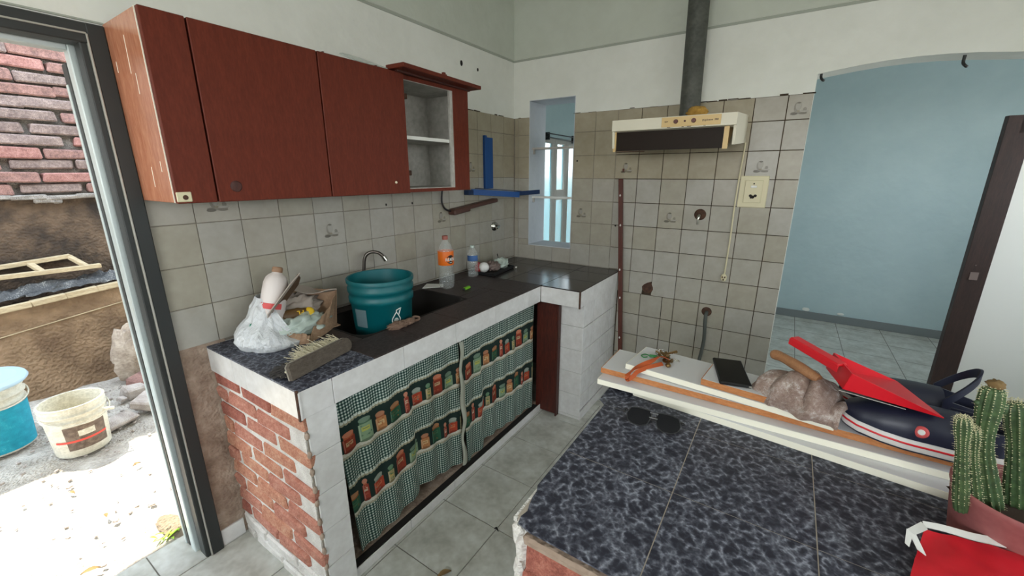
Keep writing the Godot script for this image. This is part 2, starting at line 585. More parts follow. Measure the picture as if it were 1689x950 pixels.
	M.melamine_in = tex_mat(ramp_tex(256, [[coarse, 1], [fine, 1]], [[0.2, rgb(160, 158, 150)], [0.8, rgb(190, 188, 182)]]), 2, 0.6)
	M.edge_cream = flat_mat(rgb(250, 247, 230), 0.55)
	M.white = flat_mat(rgb(232, 232, 228), 0.5)
	M.hood_white = flat_mat(rgb(222, 217, 198), 0.45)
	M.cream = flat_mat(rgb(222, 212, 184), 0.45)
	M.cream_y = flat_mat(rgb(214, 184, 128), 0.45)
	M.cream_old = flat_mat(rgb(214, 206, 172), 0.5)
	M.black = flat_mat(rgb(20, 20, 22), 0.45)
	M.black_gloss = flat_mat(rgb(10, 11, 14), 0.25)
	M.black_gloss.metallic_specular = 0.2
	M.soot = flat_mat(rgb(24, 20, 17), 0.9)
	M.visor = flat_mat(rgb(40, 32, 27), 0.45)
	M.visor.metallic_specular = 0.25
	M.steel_dark = flat_mat(rgb(44, 47, 47), 0.5, 0.1)
	M.steel_edge = flat_mat(rgb(168, 166, 158), 0.5, 0.2)
	M.alu = flat_mat(rgb(206, 216, 216), 0.35, 0.35)
	M.duct = tex_mat(ramp_tex(256, [[coarse, 1], [fine, 1]], [[0.2, rgb(62, 64, 60)], [0.8, rgb(92, 94, 88)]]), 3, 0.6)
	M.chrome = flat_mat(rgb(200, 198, 192), 0.15, 1.0)
	M.rust = tex_mat(ramp_tex(256, [[coarse, 1], [grit, 1]], [[0.2, rgb(50, 34, 26)], [0.8, rgb(98, 66, 48)]]), 8, 0.85)
	M.brass = flat_mat(rgb(140, 112, 72), 0.38, 0.85)
	M.blue_metal = flat_mat(rgb(16, 74, 140), 0.4, 0.1)
	M.blue_dark = flat_mat(rgb(14, 44, 84), 0.5, 0.1)
	M.lamp_brown = flat_mat(rgb(78, 50, 42), 0.5)
	M.teal = flat_mat(rgb(0, 94, 100), 0.45)
	M.teal_in = flat_mat(rgb(0, 78, 86), 0.55)
	M.orange = flat_mat(rgb(232, 112, 22), 0.45)
	M.orange_strap = flat_mat(rgb(184, 84, 38), 0.7)
	M.green = flat_mat(rgb(40, 120, 60), 0.6)
	M.lime = flat_mat(rgb(120, 190, 40), 0.4)
	M.red = flat_mat(rgb(214, 26, 40), 0.35)
	M.red_soft = flat_mat(rgb(212, 84, 84), 0.6)
	M.red_bag = flat_mat(rgb(200, 24, 40), 0.38)
	M.navy = flat_mat(rgb(30, 34, 54), 0.42)
	M.sole = flat_mat(rgb(226, 222, 218), 0.6)
	M.terracotta = tex_mat(ramp_tex(256, [[coarse, 1], [fine, 1]], [[0.2, rgb(148, 84, 84)], [0.8, rgb(170, 104, 102)]]), 6, 0.65)
	M.soil = flat_mat(rgb(58, 44, 34), 0.95)
	M.leaf = flat_mat(rgb(150, 190, 60), 0.6)
	M.leaf.backlight_enabled = true
	M.leaf.backlight = rgb(120, 150, 40)
	M.dry_leaf = flat_mat(rgb(120, 96, 60), 0.9)
	M.cactus = tex_mat(ramp_tex(256, [[coarse, 1], [fine, 1]], [[0.2, rgb(46, 66, 42)], [0.8, rgb(80, 106, 64)]]), 9, 0.6)
	M.spine = flat_mat(rgb(214, 208, 170), 0.7)
	M.cardboard = tex_mat(ramp_tex(256, [[coarse, 1], [fine, 1]], [[0.2, rgb(138, 108, 84)], [0.8, rgb(176, 146, 118)]]), 6, 0.85)
	M.cardboard_grey = flat_mat(rgb(170, 158, 148), 0.85)
	M.packet = flat_mat(rgb(92, 66, 34), 0.45)
	M.yellow = flat_mat(rgb(222, 182, 40), 0.5)
	M.bottle_white = flat_mat(rgb(222, 212, 208), 0.4)
	M.bag = flat_mat(rgb(232, 236, 238), 0.3)
	M.bag.transparency = BaseMaterial3D.TRANSPARENCY_ALPHA
	M.bag.albedo_color = Color(0.92, 0.93, 0.94, 0.72)
	M.bag.backlight_enabled = true
	M.bag.backlight = Color(0.25, 0.26, 0.27)
	M.bag.normal_enabled = true
	M.bag.normal_texture = normal_tex(noise_img(256, 81, 0.02, "ridge", 3), 9.0)
	M.bag.uv1_triplanar = true
	M.bag.uv1_scale = Vector3(10, 3.5, 10)
	M.film = flat_mat(rgb(214, 226, 214), 0.18)
	M.film.transparency = BaseMaterial3D.TRANSPARENCY_ALPHA
	M.film.albedo_color = Color(0.82, 0.88, 0.84, 0.62)
	M.clear = flat_mat(Color(0.9, 0.93, 0.93, 0.16), 0.06)
	M.clear.transparency = BaseMaterial3D.TRANSPARENCY_ALPHA
	M.pane = flat_mat(Color(0.66, 0.92, 0.98, 0.5), 0.05)
	M.pane.transparency = BaseMaterial3D.TRANSPARENCY_ALPHA
	M.window_paint = flat_mat(rgb(180, 175, 168), 0.6)
	M.bristle = flat_mat(rgb(206, 198, 170), 0.8)
	M.bristle_dark = flat_mat(rgb(60, 56, 54), 0.9)
	M.rag = tex_mat(ramp_tex(256, [[coarse, 1], [grit, 1]], [[0.2, rgb(96, 76, 64)], [0.8, rgb(150, 122, 104)]]), 9, 0.95, true, ngrit, 1.0)
	var terry := normal_tex(noise_img(256, 71, 0.22, "simplex", 2), 8.0)
	M.towel = tex_mat(ramp_tex(256, [[coarse, 2.0], [fine, 1.4], [grit, 0.8]], [[0.2, rgb(128, 106, 96)], [0.5, rgb(154, 132, 122)], [0.64, rgb(182, 166, 158)], [0.76, rgb(224, 218, 216)]]), 7, 0.95, true, terry, 0.6)
	M.sponge = tex_mat(ramp_tex(256, [[grit, 1], [coarse, 1]], [[0.2, rgb(150, 112, 44)], [0.8, rgb(206, 164, 84)]]), 12, 0.95, true, ngrit, 1.2)
	M.tarp = tex_mat(ramp_tex(256, [[coarse, 1], [grit, 1]], [[0.25, rgb(34, 34, 36)], [0.6, rgb(70, 70, 70)], [0.8, rgb(190, 186, 178)]]), 2.2, 0.6, true, nfine, 1.5)
	M.pail_white = tex_mat(ramp_tex(256, [[coarse, 1], [fine, 1]], [[0.2, rgb(176, 172, 156)], [0.8, rgb(220, 216, 202)]]), 6, 0.6)
	M.pail_blue = tex_mat(ramp_tex(256, [[coarse, 1], [grit, 1]], [[0.2, rgb(0, 126, 150)], [0.7, rgb(20, 160, 184)], [0.9, rgb(190, 210, 210)]]), 6, 0.6)
	M.label_dark = tex_mat(ramp_tex(256, [[coarse, 1], [grit, 1]], [[0.25, rgb(70, 56, 48)], [0.7, rgb(128, 112, 98)]]), 8, 0.7)
	M.label_red = flat_mat(rgb(206, 70, 58), 0.6)
	M.sack = tex_mat(ramp_tex(256, [[coarse, 1], [fine, 1]], [[0.2, rgb(128, 112, 98)], [0.8, rgb(188, 172, 154)]]), 4, 0.9)
	M.hose = flat_mat(rgb(78, 82, 78), 0.6)
	M.soft_blue = flat_mat(rgb(70, 110, 170), 0.5)

func dark_tex(cell: Image, ridge: Image, soft: Image, gain: float, lo: Color, hi: Color) -> ImageTexture:
	var a := cell.get_data()
	var b := ridge.get_data()
	var s := soft.get_data()
	var n := a.size()
	var out := PackedByteArray()
	out.resize(n * 3)
	for i in n:
		# pale cracks where the cell distance is small, broken up by the ridged noise
		var crack := clampf(1.0 - a[i] / 255.0 * 2.3, 0.0, 1.0)
		var r := b[i] / 255.0
		var k := clampf(crack * (0.25 + 0.9 * r) + 0.38 * pow(r, 3.0) + 0.18 * (s[i] / 255.0 - 0.5), 0.0, 1.0)
		k = pow(k, 1.15) * gain
		out[i * 3] = int(255.0 * lerpf(lo.r, hi.r, k))
		out[i * 3 + 1] = int(255.0 * lerpf(lo.g, hi.g, k))
		out[i * 3 + 2] = int(255.0 * lerpf(lo.b, hi.b, k))
	return ImageTexture.create_from_image(Image.create_from_data(cell.get_width(), cell.get_height(), false, Image.FORMAT_RGB8, out))

# ---------------------------------------------------------------- setting
func subtract(r: Rect2, h: Rect2) -> Array:
	if not r.intersects(h): return [r]
	var out := []
	var i := r.intersection(h)
	if i.position.y > r.position.y: out.append(Rect2(r.position.x, r.position.y, r.size.x, i.position.y - r.position.y))
	if i.end.y < r.end.y: out.append(Rect2(r.position.x, i.end.y, r.size.x, r.end.y - i.end.y))
	if i.position.x > r.position.x: out.append(Rect2(r.position.x, i.position.y, i.position.x - r.position.x, i.size.y))
	if i.end.x < r.end.x: out.append(Rect2(i.end.x, i.position.y, r.end.x - i.end.x, i.size.y))
	return out

var tile_cache := {}
# one tile: rect in the wall's own (along, up) frame, on plane x = 0 or z = 0
func tile(parent: Node, r: Rect2, on_x: bool, plane: float, m: Material, thick := 0.006, gap := 0.003, called := "tile") -> MeshInstance3D:
	var w := snappedf(r.size.x - gap, 0.001)
	var h := snappedf(r.size.y - gap, 0.001)
	if w < 0.008 or h < 0.008: return null
	var key := [on_x, w, h, thick]
	if not tile_cache.has(key):
		var st := mb()
		obx(st, Vector3.ZERO, Vector3(thick, h, w) if on_x else Vector3(w, h, thick), Basis(), 0.0012)
		st.generate_normals()
		tile_cache[key] = st.commit()
	var o := mi(called, tile_cache[key], m, parent)
	var c := r.get_center()
	o.position = Vector3(plane - thick * 0.5 + rng.randf() * 0.0006, c.y, c.x) if on_x else Vector3(c.x, c.y, plane + thick * 0.5 - rng.randf() * 0.0006)
	o.position -= org
	return o

func motif_image() -> Image:
	var im := Image.create(128, 128, false, Image.FORMAT_RGBA8)
	var g := Color(0.36, 0.33, 0.28, 0.3)
	ell(im, 52, 66, 16, 30, g)
	ell(im, 66, 98, 44, 8, g)
	ell(im, 96, 80, 10, 12, g)
	ell(im, 40, 104, 20, 8, Color(0.3, 0.27, 0.23, 0.5))
	ell(im, 88, 104, 22, 6, Color(0.4, 0.36, 0.3, 0.4))
	ell(im, 60, 60, 16, 26, Color(0.8, 0.79, 0.75, 0.5))
	ell(im, 62, 90, 10, 5, Color(0.6, 0.57, 0.5, 0.8))
	ell(im, 92, 92, 24, 5, Color(0.82, 0.81, 0.77, 0.55))
	ell(im, 60, 40, 12, 5, Color(0.5, 0.47, 0.42, 0.6))
	return im

func print_on(t: MeshInstance3D, on_x: bool, m: Material, s := 0.105) -> void:
	var st := mb()
	var h := s * 0.5
	if on_x: quad(st, Vector3(-0.0034, -h, -h), Vector3(-0.0034, -h, h), Vector3(-0.0034, h, h), Vector3(-0.0034, h, -h), Vector3.LEFT)
	else: quad(st, Vector3(-h, -h, 0.0034), Vector3(h, -h, 0.0034), Vector3(h, h, 0.0034), Vector3(-h, h, 0.0034), Vector3.BACK)
	st.generate_normals()
	mi("printed_motif", st.commit(), m, t)

func torn_edge(parent: Node, a: Vector3, b: Vector3, out: Vector3, m: Material, sd: int) -> void:
	# crumbled line where the plaster meets the top of the tiles
	rng.seed = sd
	var st := mb()
	var n := int(a.distance_to(b) / 0.05)
	for i in n:
		if rng.randf() < 0.45: continue
		var c := a.lerp(b, (i + rng.randf()) / n)
		var d := (b - a).normalized()
		obx(st, c + Vector3(0, rng.randf_range(-0.003, 0.004), 0) + out * 0.002, Vector3(rng.randf_range(0.02, 0.06), rng.randf_range(0.003, 0.008), 0.004), Basis(d, Vector3.UP, d.cross(Vector3.UP)), 0.001, 0.0005)
	part("torn_plaster_edge", st, m, parent)

func build_setting() -> void:
	rng.seed = 5
	var st: SurfaceTool
	# ---- floors
	st = mb()
	bx(st, Vector3(-4.75, -0.12, -0.2), Vector3(2.6, -0.004, 4.2))
	var fl := solo("floor", "grey marbled tile floor between the sink counter and the peninsula", "floor", Vector3.ZERO, st, M.floor_grout, "", "structure")
	cur = fl
	var xs := [-3.39, -3.085, -2.78, -2.475, -2.17, -1.865, -1.56, -1.255, -0.95, -0.645, -0.34]
	var zs := [-0.2, 0.015, 0.32, 0.625, 0.93, 1.235, 1.54]
	for i in xs.size() - 1:
		for j in zs.size() - 1:
			var s2 := mb()
			var w: float = xs[i + 1] - xs[i] - 0.003
			var d: float = zs[j + 1] - zs[j] - 0.003
			bx(s2, Vector3(xs[i] + 0.0015, -0.005, zs[j] + 0.0015), Vector3(xs[i] + w, 0.0, zs[j] + d), 0.001)
			part("floor_tile", s2, M.floor, fl)
	st = mb()
	bx(st, Vector3(-4.75, -0.006, -0.2), Vector3(-3.392, 0.0, 4.2))
	bx(st, Vector3(-3.392, -0.006, 1.542), Vector3(2.6, 0.0, 4.2))
	bx(st, Vector3(-0.338, -0.006, -0.2), Vector3(2.6, 0.0, 1.542))
	part("floor_slab", st, M.floor, fl)
	# joints of the next room's floor, seen through the opening
	st = mb()
	for k in 7: bx(st, Vector3(0.3 + k * 0.36, -0.001, -0.2), Vector3(0.305 + k * 0.36, 0.0006, 4.2))
	for k in 9: bx(st, Vector3(0.15, -0.001, 0.6 + k * 0.36), Vector3(2.6, 0.0006, 0.605 + k * 0.36))
	part("floor_joint", st, M.floor_grout, fl)
	# ---- ceiling
	st = mb()
	bx(st, Vector3(-4.95, 2.75, -0.5), Vector3(2.8, 2.9, 4.4))
	solo("ceiling", "plain off-white plaster ceiling above the kitchen", "ceiling", Vector3.ZERO, st, M.ceiling, "", "structure")
	# ---- sink wall (z = 0) with the doorway
	st = mb()
	bx(st, Vector3(-2.275, -0.1, -0.2), Vector3(0.0, 2.75, 0.0))
	bx(st, Vector3(-4.75, -0.1, -0.2), Vector3(-3.25, 2.75, 0.0))
	bx(st, Vector3(-3.25, 1.955, -0.2), Vector3(-2.275, 2.75, 0.0))
	var wl := solo("wall_left", "sink wall, off-white plaster above a field of pale square tiles", "wall", Vector3.ZERO, st, M.plaster, "", "structure")
	st = mb()
	bx(st, Vector3(-2.275, 0.886, 0.0), Vector3(0.0, 1.93, 0.0025))
	part("grout_bed", st, M.grout_pale, wl)
	st = mb()
	bx(st, Vector3(-2.275, 0.0, 0.0), Vector3(-2.12, 0.9, 0.004))
	part("bare_cement_patch", st, M.cement, wl, "bare brown cement below the last tiles")
	st = mb()
	bx(st, Vector3(-2.272, 0.0, 0.004), Vector3(-2.185, 0.075, 0.012), 0.001)
	part("skirting_tile", st, M.white_tile, wl)
	var motif := uv_mat(motif_image(), 0.4)
	motif.transparency = BaseMaterial3D.TRANSPARENCY_ALPHA
	var tm := [M.tile, M.tile_b, M.tile_c, M.tile_d]
	var lmot := [Vector2(-1.60, 1.27), Vector2(-0.50, 1.60), Vector2(-0.87, 1.27), Vector2(-2.1, 1.43)]
	for i in range(-3, 13):
		for k in range(-4, 3):
			var r := Rect2(-1.831 + i * 0.153, 1.3548 - (k + 1) * 0.153, 0.153, 0.153)
			r = r.intersection(Rect2(-2.275, 0.8865, 2.268, 1.0435))
			if r.size.x < 0.01 or r.size.y < 0.01: continue
			var t := tile(wl, r, false, 0.0, M.tile_e if r.get_center().y > 1.48 and r.position.x > -0.9 else tm[rng.randi() % 4])
			for mp in lmot:
				if t != null and r.has_point(mp): print_on(t, false, motif)
	st = mb()
	bx(st, Vector3(-2.7, 2.322, -0.001), Vector3(0.0, 2.75, 0.002))
	part("upper_band", st, M.plaster_up, wl, "greyer painted band above the ledge line")
	st = mb()
	bx(st, Vector3(-4.7, 2.306, 0.0), Vector3(0.0, 2.32, 0.003), 0.001)
	part("ledge_line", st, M.ledge, wl)
	st = mb()
	bx(st, Vector3(-2.7, 1.962, 0.0), Vector3(-2.27, 1.968, 0.004), 0.001)
	part("lintel_crack", st, M.ledge, wl)
	torn_edge(wl, Vector3(-0.87, 1.93, 0.0), Vector3(-0.01, 1.93, 0.0), Vector3.BACK, M.grout, 31)
	# ---- cooker wall (x = 0): niche window and the wide opening
	st = mb()
	var T := 0.23
	bx(st, Vector3(0, -0.1, -0.5), Vector3(T, 2.75, 0.137))
	bx(st, Vector3(0, -0.1, 0.137), Vector3(T, 0.995, 0.5))
	bx(st, Vector3(0, 2.043, 0.137), Vector3(T, 2.75, 0.5))
	bx(st, Vector3(0, -0.1, 0.5), Vector3(T, 2.75, 0.62))
	bx(st, Vector3(0, -0.1, 0.62), Vector3(0.15, 2.75, 1.835))
	bx(st, Vector3(0, -0.1, 3.1), Vector3(0.15, 2.75, 4.2))
	# slightly cambered head over the wide opening
	var head := PackedVector2Array([Vector2(1.835, 2.75), Vector2(1.835, 2.018)])
	for k in 13:
		var z := 1.90 + k * 0.1
		head.append(Vector2(z, 2.018 + 0.030 * sin(PI * clampf((z - 1.835) / 0.72, 0.0, 1.0)) - 0.02 * maxf(0.0, (z - 2.45))))
	head.append(Vector2(3.1, 2.75))
	prism(st, head, Vector3.ZERO, Vector3(0, 0, 1), Vector3(0, 1, 0), Vector3(0.15, 0, 0))
	var wr := solo("wall_right", "cooker wall, off-white plaster over pale square tiles, with a niche and a wide opening", "wall", Vector3.ZERO, st, M.plaster, "", "structure")
	st = mb()
	for q in [Rect2(0.81, 0.0, 1.022, 1.93)]:
		bx(st, Vector3(-0.0025, q.position.y, q.position.x), Vector3(0.0, q.end.y, q.end.x))
	part("grout_bed", st, M.grout, wr)
	st = mb()
	for q in subtract(Rect2(0.0, 0.0, 0.81, 1.93), Rect2(0.137, 0.995, 0.363, 0.94)):
		bx(st, Vector3(-0.0025, q.position.y, q.position.x), Vector3(0.0, q.end.y, q.end.x))
	part("grout_bed", st, M.grout_pale, wr)
	var rmot := [Vector2(1.78, 1.85), Vector2(1.66, 1.57), Vector2(0.87, 1.57), Vector2(1.17, 1.26), Vector2(0.56, 1.29)]
	var hole := Rect2(0.137, 0.995, 0.363, 1.048)
	for j in range(-6, 7):
		for k in range(-4, 9):
			var r := Rect2(0.8074 + j * 0.153, 1.3477 - (k + 1) * 0.153, 0.153, 0.153)
			if r.position.y < 0.73:
				# the lower courses were laid to another setting-out left of the fourth joint
				if j == 0: r = Rect2(0.885, r.position.y, 0.16, 0.153)
				if j == 1: r = Rect2(1.045, r.position.y, 0.145, 0.153)
				if j == 2: r = Rect2(1.19, r.position.y, 0.0764, 0.153)
				if j < 0: continue
			r = r.intersection(Rect2(0.008, 0.0, 1.826, 1.93))
			if r.size.x < 0.01 or r.size.y < 0.01: continue
			if r.has_point(Vector2(1.08, 0.80)):
				# broken tile with a bite out of its lower corner
				var g := 0.0015
				var p := PackedVector2Array([Vector2(r.position.x + g, r.position.y + g), Vector2(1.050, r.position.y + g), Vector2(1.053, 0.770), Vector2(1.050, 0.790), Vector2(1.062, 0.806), Vector2(1.085, 0.822), Vector2(r.end.x - g, 0.832), Vector2(r.end.x - g, r.end.y - g), Vector2(r.position.x + g, r.end.y - g)])
				st = mb()
				prism(st, p, Vector3.ZERO, Vector3(0, 0, 1), Vector3(0, 1, 0), Vector3(-0.006, 0, 0))
				part("broken_tile", st, M.tile, wr, "cracked wall tile with a bite out of its corner")
				continue
			if r.has_point(Vector2(1.20, 0.80)):
				var g := 0.0015
				var p := PackedVector2Array([Vector2(r.end.x - g, r.position.y + g), Vector2(r.end.x - g, r.end.y - g), Vector2(r.position.x + g, r.end.y - g), Vector2(r.position.x + g, 0.812), Vector2(1.124, 0.795), Vector2(1.126, 0.778), Vector2(1.120, 0.766), Vector2(1.116, 0.752), Vector2(1.116, r.position.y + g)])
				st = mb()
				prism(st, p, Vector3.ZERO, Vector3(0, 0, 1), Vector3(0, 1, 0), Vector3(-0.006, 0, 0))
				part("broken_tile", st, M.tile, wr)
				continue
			for q in subtract(r, hole):
				var t := tile(wr, q, true, 0.0, M.tile_e if q.get_center().y > 1.48 and q.get_center().x < 1.6 else tm[rng.randi() % 4], 0.006, 0.0042 if q.position.x > 0.79 else 0.003)
				for mp in rmot:
					if t != null and q.has_point(mp): print_on(t, true, motif)
	st = mb(true)
	blob(st, Vector3(-0.001, 0.79, 1.088), Vector3(0.003, 0.05, 0.045), Basis(), 0.2, 5.0, 3, 20, 10)
	part("exposed_brick", st, M.rust, wr, "dark brown hole left by broken tiles")
	torn_edge(wr, Vector3(0, 1.93, 0.5), Vector3(0, 1.932, 1.83), Vector3.LEFT, M.grout, 32)
	torn_edge(wr, Vector3(0, 1.93, 0.01), Vector3(0, 1.93, 0.13), Vector3.LEFT, M.grout, 33)
	st = mb()
	bx(st, Vector3(-0.002, 2.322, 0.0), Vector3(0.001, 2.75, 3.2))
	part("upper_band", st, M.plaster_up, wr)
	st = mb()
	bx(st, Vector3(-0.003, 2.306, 0.0), Vector3(0.0, 2.32, 4.2), 0.001)
	part("ledge_line", st, M.ledge, wr)
	# painted reveal of the niche
	st = mb()
	bx(st, Vector3(-0.004, 0.995, 0.137), Vector3(T, 1.001, 0.5))
	bx(st, Vector3(-0.004, 0.995, 0.137), Vector3(T + 0.002, 2.043, 0.141))
	bx(st, Vector3(-0.004, 2.039, 0.137), Vector3(T + 0.002, 2.043, 0.5))
	bx(st, Vector3(-0.004, 0.995, 0.496), Vector3(T + 0.002, 2.043, 0.5))
	part("niche_reveal", st, M.reveal, wr, "pale lilac-blue painted reveal of the niche")
	# ---- walls behind the camera, with the windows that light the room
	st = mb()
	bx(st, Vector3(-4.95, -0.1, -0.2), Vector3(-4.75, 1.45, 4.2))
	bx(st, Vector3(-4.95, 2.15, -0.2), Vector3(-4.75, 2.75, 4.2))
	bx(st, Vector3(-4.95, 1.45, -0.2), Vector3(-4.75, 2.15, 0.9))
	bx(st, Vector3(-4.95, 1.45, 2.7), Vector3(-4.75, 2.15, 4.2))
	solo("wall_rear", "off-white wall with a wide window opening, behind the camera", "wall", Vector3.ZERO, st, M.plaster, "", "structure")
	st = mb()
	bx(st, Vector3(-4.95, -0.1, 4.2), Vector3(2.8, 1.4, 4.4))
	bx(st, Vector3(-4.95, 2.1, 4.2), Vector3(2.8, 2.75, 4.4))
	bx(st, Vector3(-4.95, 1.4, 4.2), Vector3(-3.6, 2.1, 4.4))
	bx(st, Vector3(-1.4, 1.4, 4.2), Vector3(0.2, 2.1, 4.4))
	bx(st, Vector3(1.5, 1.4, 4.2), Vector3(2.8, 2.1, 4.4))
	solo("wall_front", "off-white wall with two window openings, behind the camera", "wall", Vector3.ZERO, st, M.plaster, "", "structure")
	# ---- next room: pale blue walls
	st = mb()
	bx(st, Vector3(2.6, -0.1, -0.5), Vector3(2.8, 2.75, 4.4))
	var wb := solo("wall_far", "pale blue wall of the next room seen through the wide opening", "wall", Vector3.ZERO, st, M.blue, "", "structure")
	st = mb()
	blob(st, Vector3(2.592, 0.105, 2.13), Vector3(0.006, 0.02, 0.035), Basis(), 0.15, 4, 8, 14, 8)
	blob(st, Vector3(2.592, 0.105, 2.43), Vector3(0.006, 0.014, 0.03), Basis(), 0.15, 4, 9, 14, 8)
	part("paint_chip", st, M.plaster, wb)
	st = mb()
	bx(st, Vector3(2.585, 0.0, -0.3), Vector3(2.6, 0.082, 4.2), 0.002)
	solo("baseboard_far", "grey skirting along the foot of the pale blue wall", "baseboard", Vector3.ZERO, st, flat_mat(rgb(122, 128, 130), 0.5), "", "structure")
	st = mb()
	var wx0 := 1.02
	var wx1 := 2.2
	bx(st, Vector3(0.23, -0.1, -0.5), Vector3(wx0, 2.75, -0.3))
	bx(st, Vector3(wx1, -0.1, -0.5), Vector3(2.6, 2.75, -0.3))
	bx(st, Vector3(wx0, 1.9, -0.5), Vector3(wx1, 2.75, -0.3))
	bx(st, Vector3(wx0, -0.1, -0.5), Vector3(wx1, 0.55, -0.3))
	solo("wall_next", "pale blue wall holding the folding window, seen through the niche", "wall", Vector3.ZERO, st, M.blue, "", "structure")
	# folding window of the next room
	var wn := thing("window_1", "folding window with pale frames and frosted blue panes, seen through the niche", "window", Vector3(wx0, 0.55, -0.34), "", "structure")
	var lx := [1.02, 1.285, 1.565, 1.86, 2.2]
	for k in 4:
		st = mb()
		var x0: float = lx[k] + 0.002
		var x1: float = lx[k + 1] - 0.002
		var f := 0.052
		bx(st, Vector3(x0, 0.55, -0.36), Vector3(x0 + f, 1.895, -0.325), 0.003)
		bx(st, Vector3(x1 - f, 0.55, -0.36), Vector3(x1, 1.895, -0.325), 0.003)
		bx(st, Vector3(x0 + f, 1.84, -0.36), Vector3(x1 - f, 1.895, -0.325), 0.003)
		bx(st, Vector3(x0 + f, 0.55, -0.36), Vector3(x1 - f, 0.66, -0.325), 0.003)
		if k % 2 == 1: bx(st, Vector3(x0 + f, 1.26, -0.36), Vector3(x1 - f, 1.37, -0.325), 0.003)
		var leaf := part("window_leaf", st, M.window_paint, wn)
		st = mb()
		bx(st, Vector3(x0 + f, 0.66, -0.345), Vector3(x1 - f, 1.84, -0.341))
		part("pane", st, M.pane, leaf)
	# ---- door frame at the left
	var dr := thing("door_1", "dark painted steel door frame with a pale aluminium inner strip at left", "door frame", Vector3(-2.29, 0, -0.02), "", "structure")
	st = mb()
	bx(st, Vector3(-2.318, -0.02, -0.03), Vector3(-2.275, 1.955, 0.022), 0.003)
	part("jamb", st, M.steel_dark)
	st = mb()
	bx(st, Vector3(-2.3215, 0.0, 0.0), Vector3(-2.317, 1.925, 0.024), 0.001)
	part("bead", st, M.steel_edge)
	st = mb()
	bx(st, Vector3(-2.338, -0.02, -0.045), Vector3(-2.32, 1.93, 0.012), 0.003)
	part("jamb", st, M.steel_dark)
	st = mb()
	bx(st, Vector3(-2.352, -0.02, -0.10), Vector3(-2.315, 1.915, -0.055), 0.003)
	bx(st, Vector3(-3.22, 1.885, -0.10), Vector3(-2.352, 1.915, -0.055), 0.003)
	part("aluminium_strip", st, M.alu)
	st = mb()
	bx(st, Vector3(-2.356, 0.0, -0.15), Vector3(-2.34, 1.80, -0.135), 0.002)
	part("screen_edge", st, M.alu)
	st = mb()
	bx(st, Vector3(-2.352, 0.0, -0.16), Vector3(-2.325, 1.86, -0.11), 0.002)
	part("rebate", st, M.steel_dark)
	st = mb()
	bx(st, Vector3(-3.25, 1.90, -0.05), Vector3(-2.28, 1.955, 0.02), 0.003)
	part("head", st, M.steel_dark)
	st = mb()
	bx(st, Vector3(-3.25, 1.923, 0.0), Vector3(-2.32, 1.928, 0.024), 0.001)
	part("bead", st, M.steel_edge)
	st = mb()
	bx(st, Vector3(-3.25, -0.02, -0.05), Vector3(-3.20, 1.955, 0.02), 0.003)
	part("jamb", st, M.steel_dark)

# ---------------------------------------------------------------- yard beyond the door
var brick_cache := []

func brick_mesh(size: Vector3, bev: float, jit: float, variants: int) -> Array:
	var out := []
	for i in variants:
		var st := mb()
		obx(st, Vector3.ZERO, size * Vector3(rng.randf_range(0.96, 1.02), rng.randf_range(0.9, 1.05), 1.0), Basis(), bev, jit)
		st.generate_normals()
		out.append(st.commit())
	return out

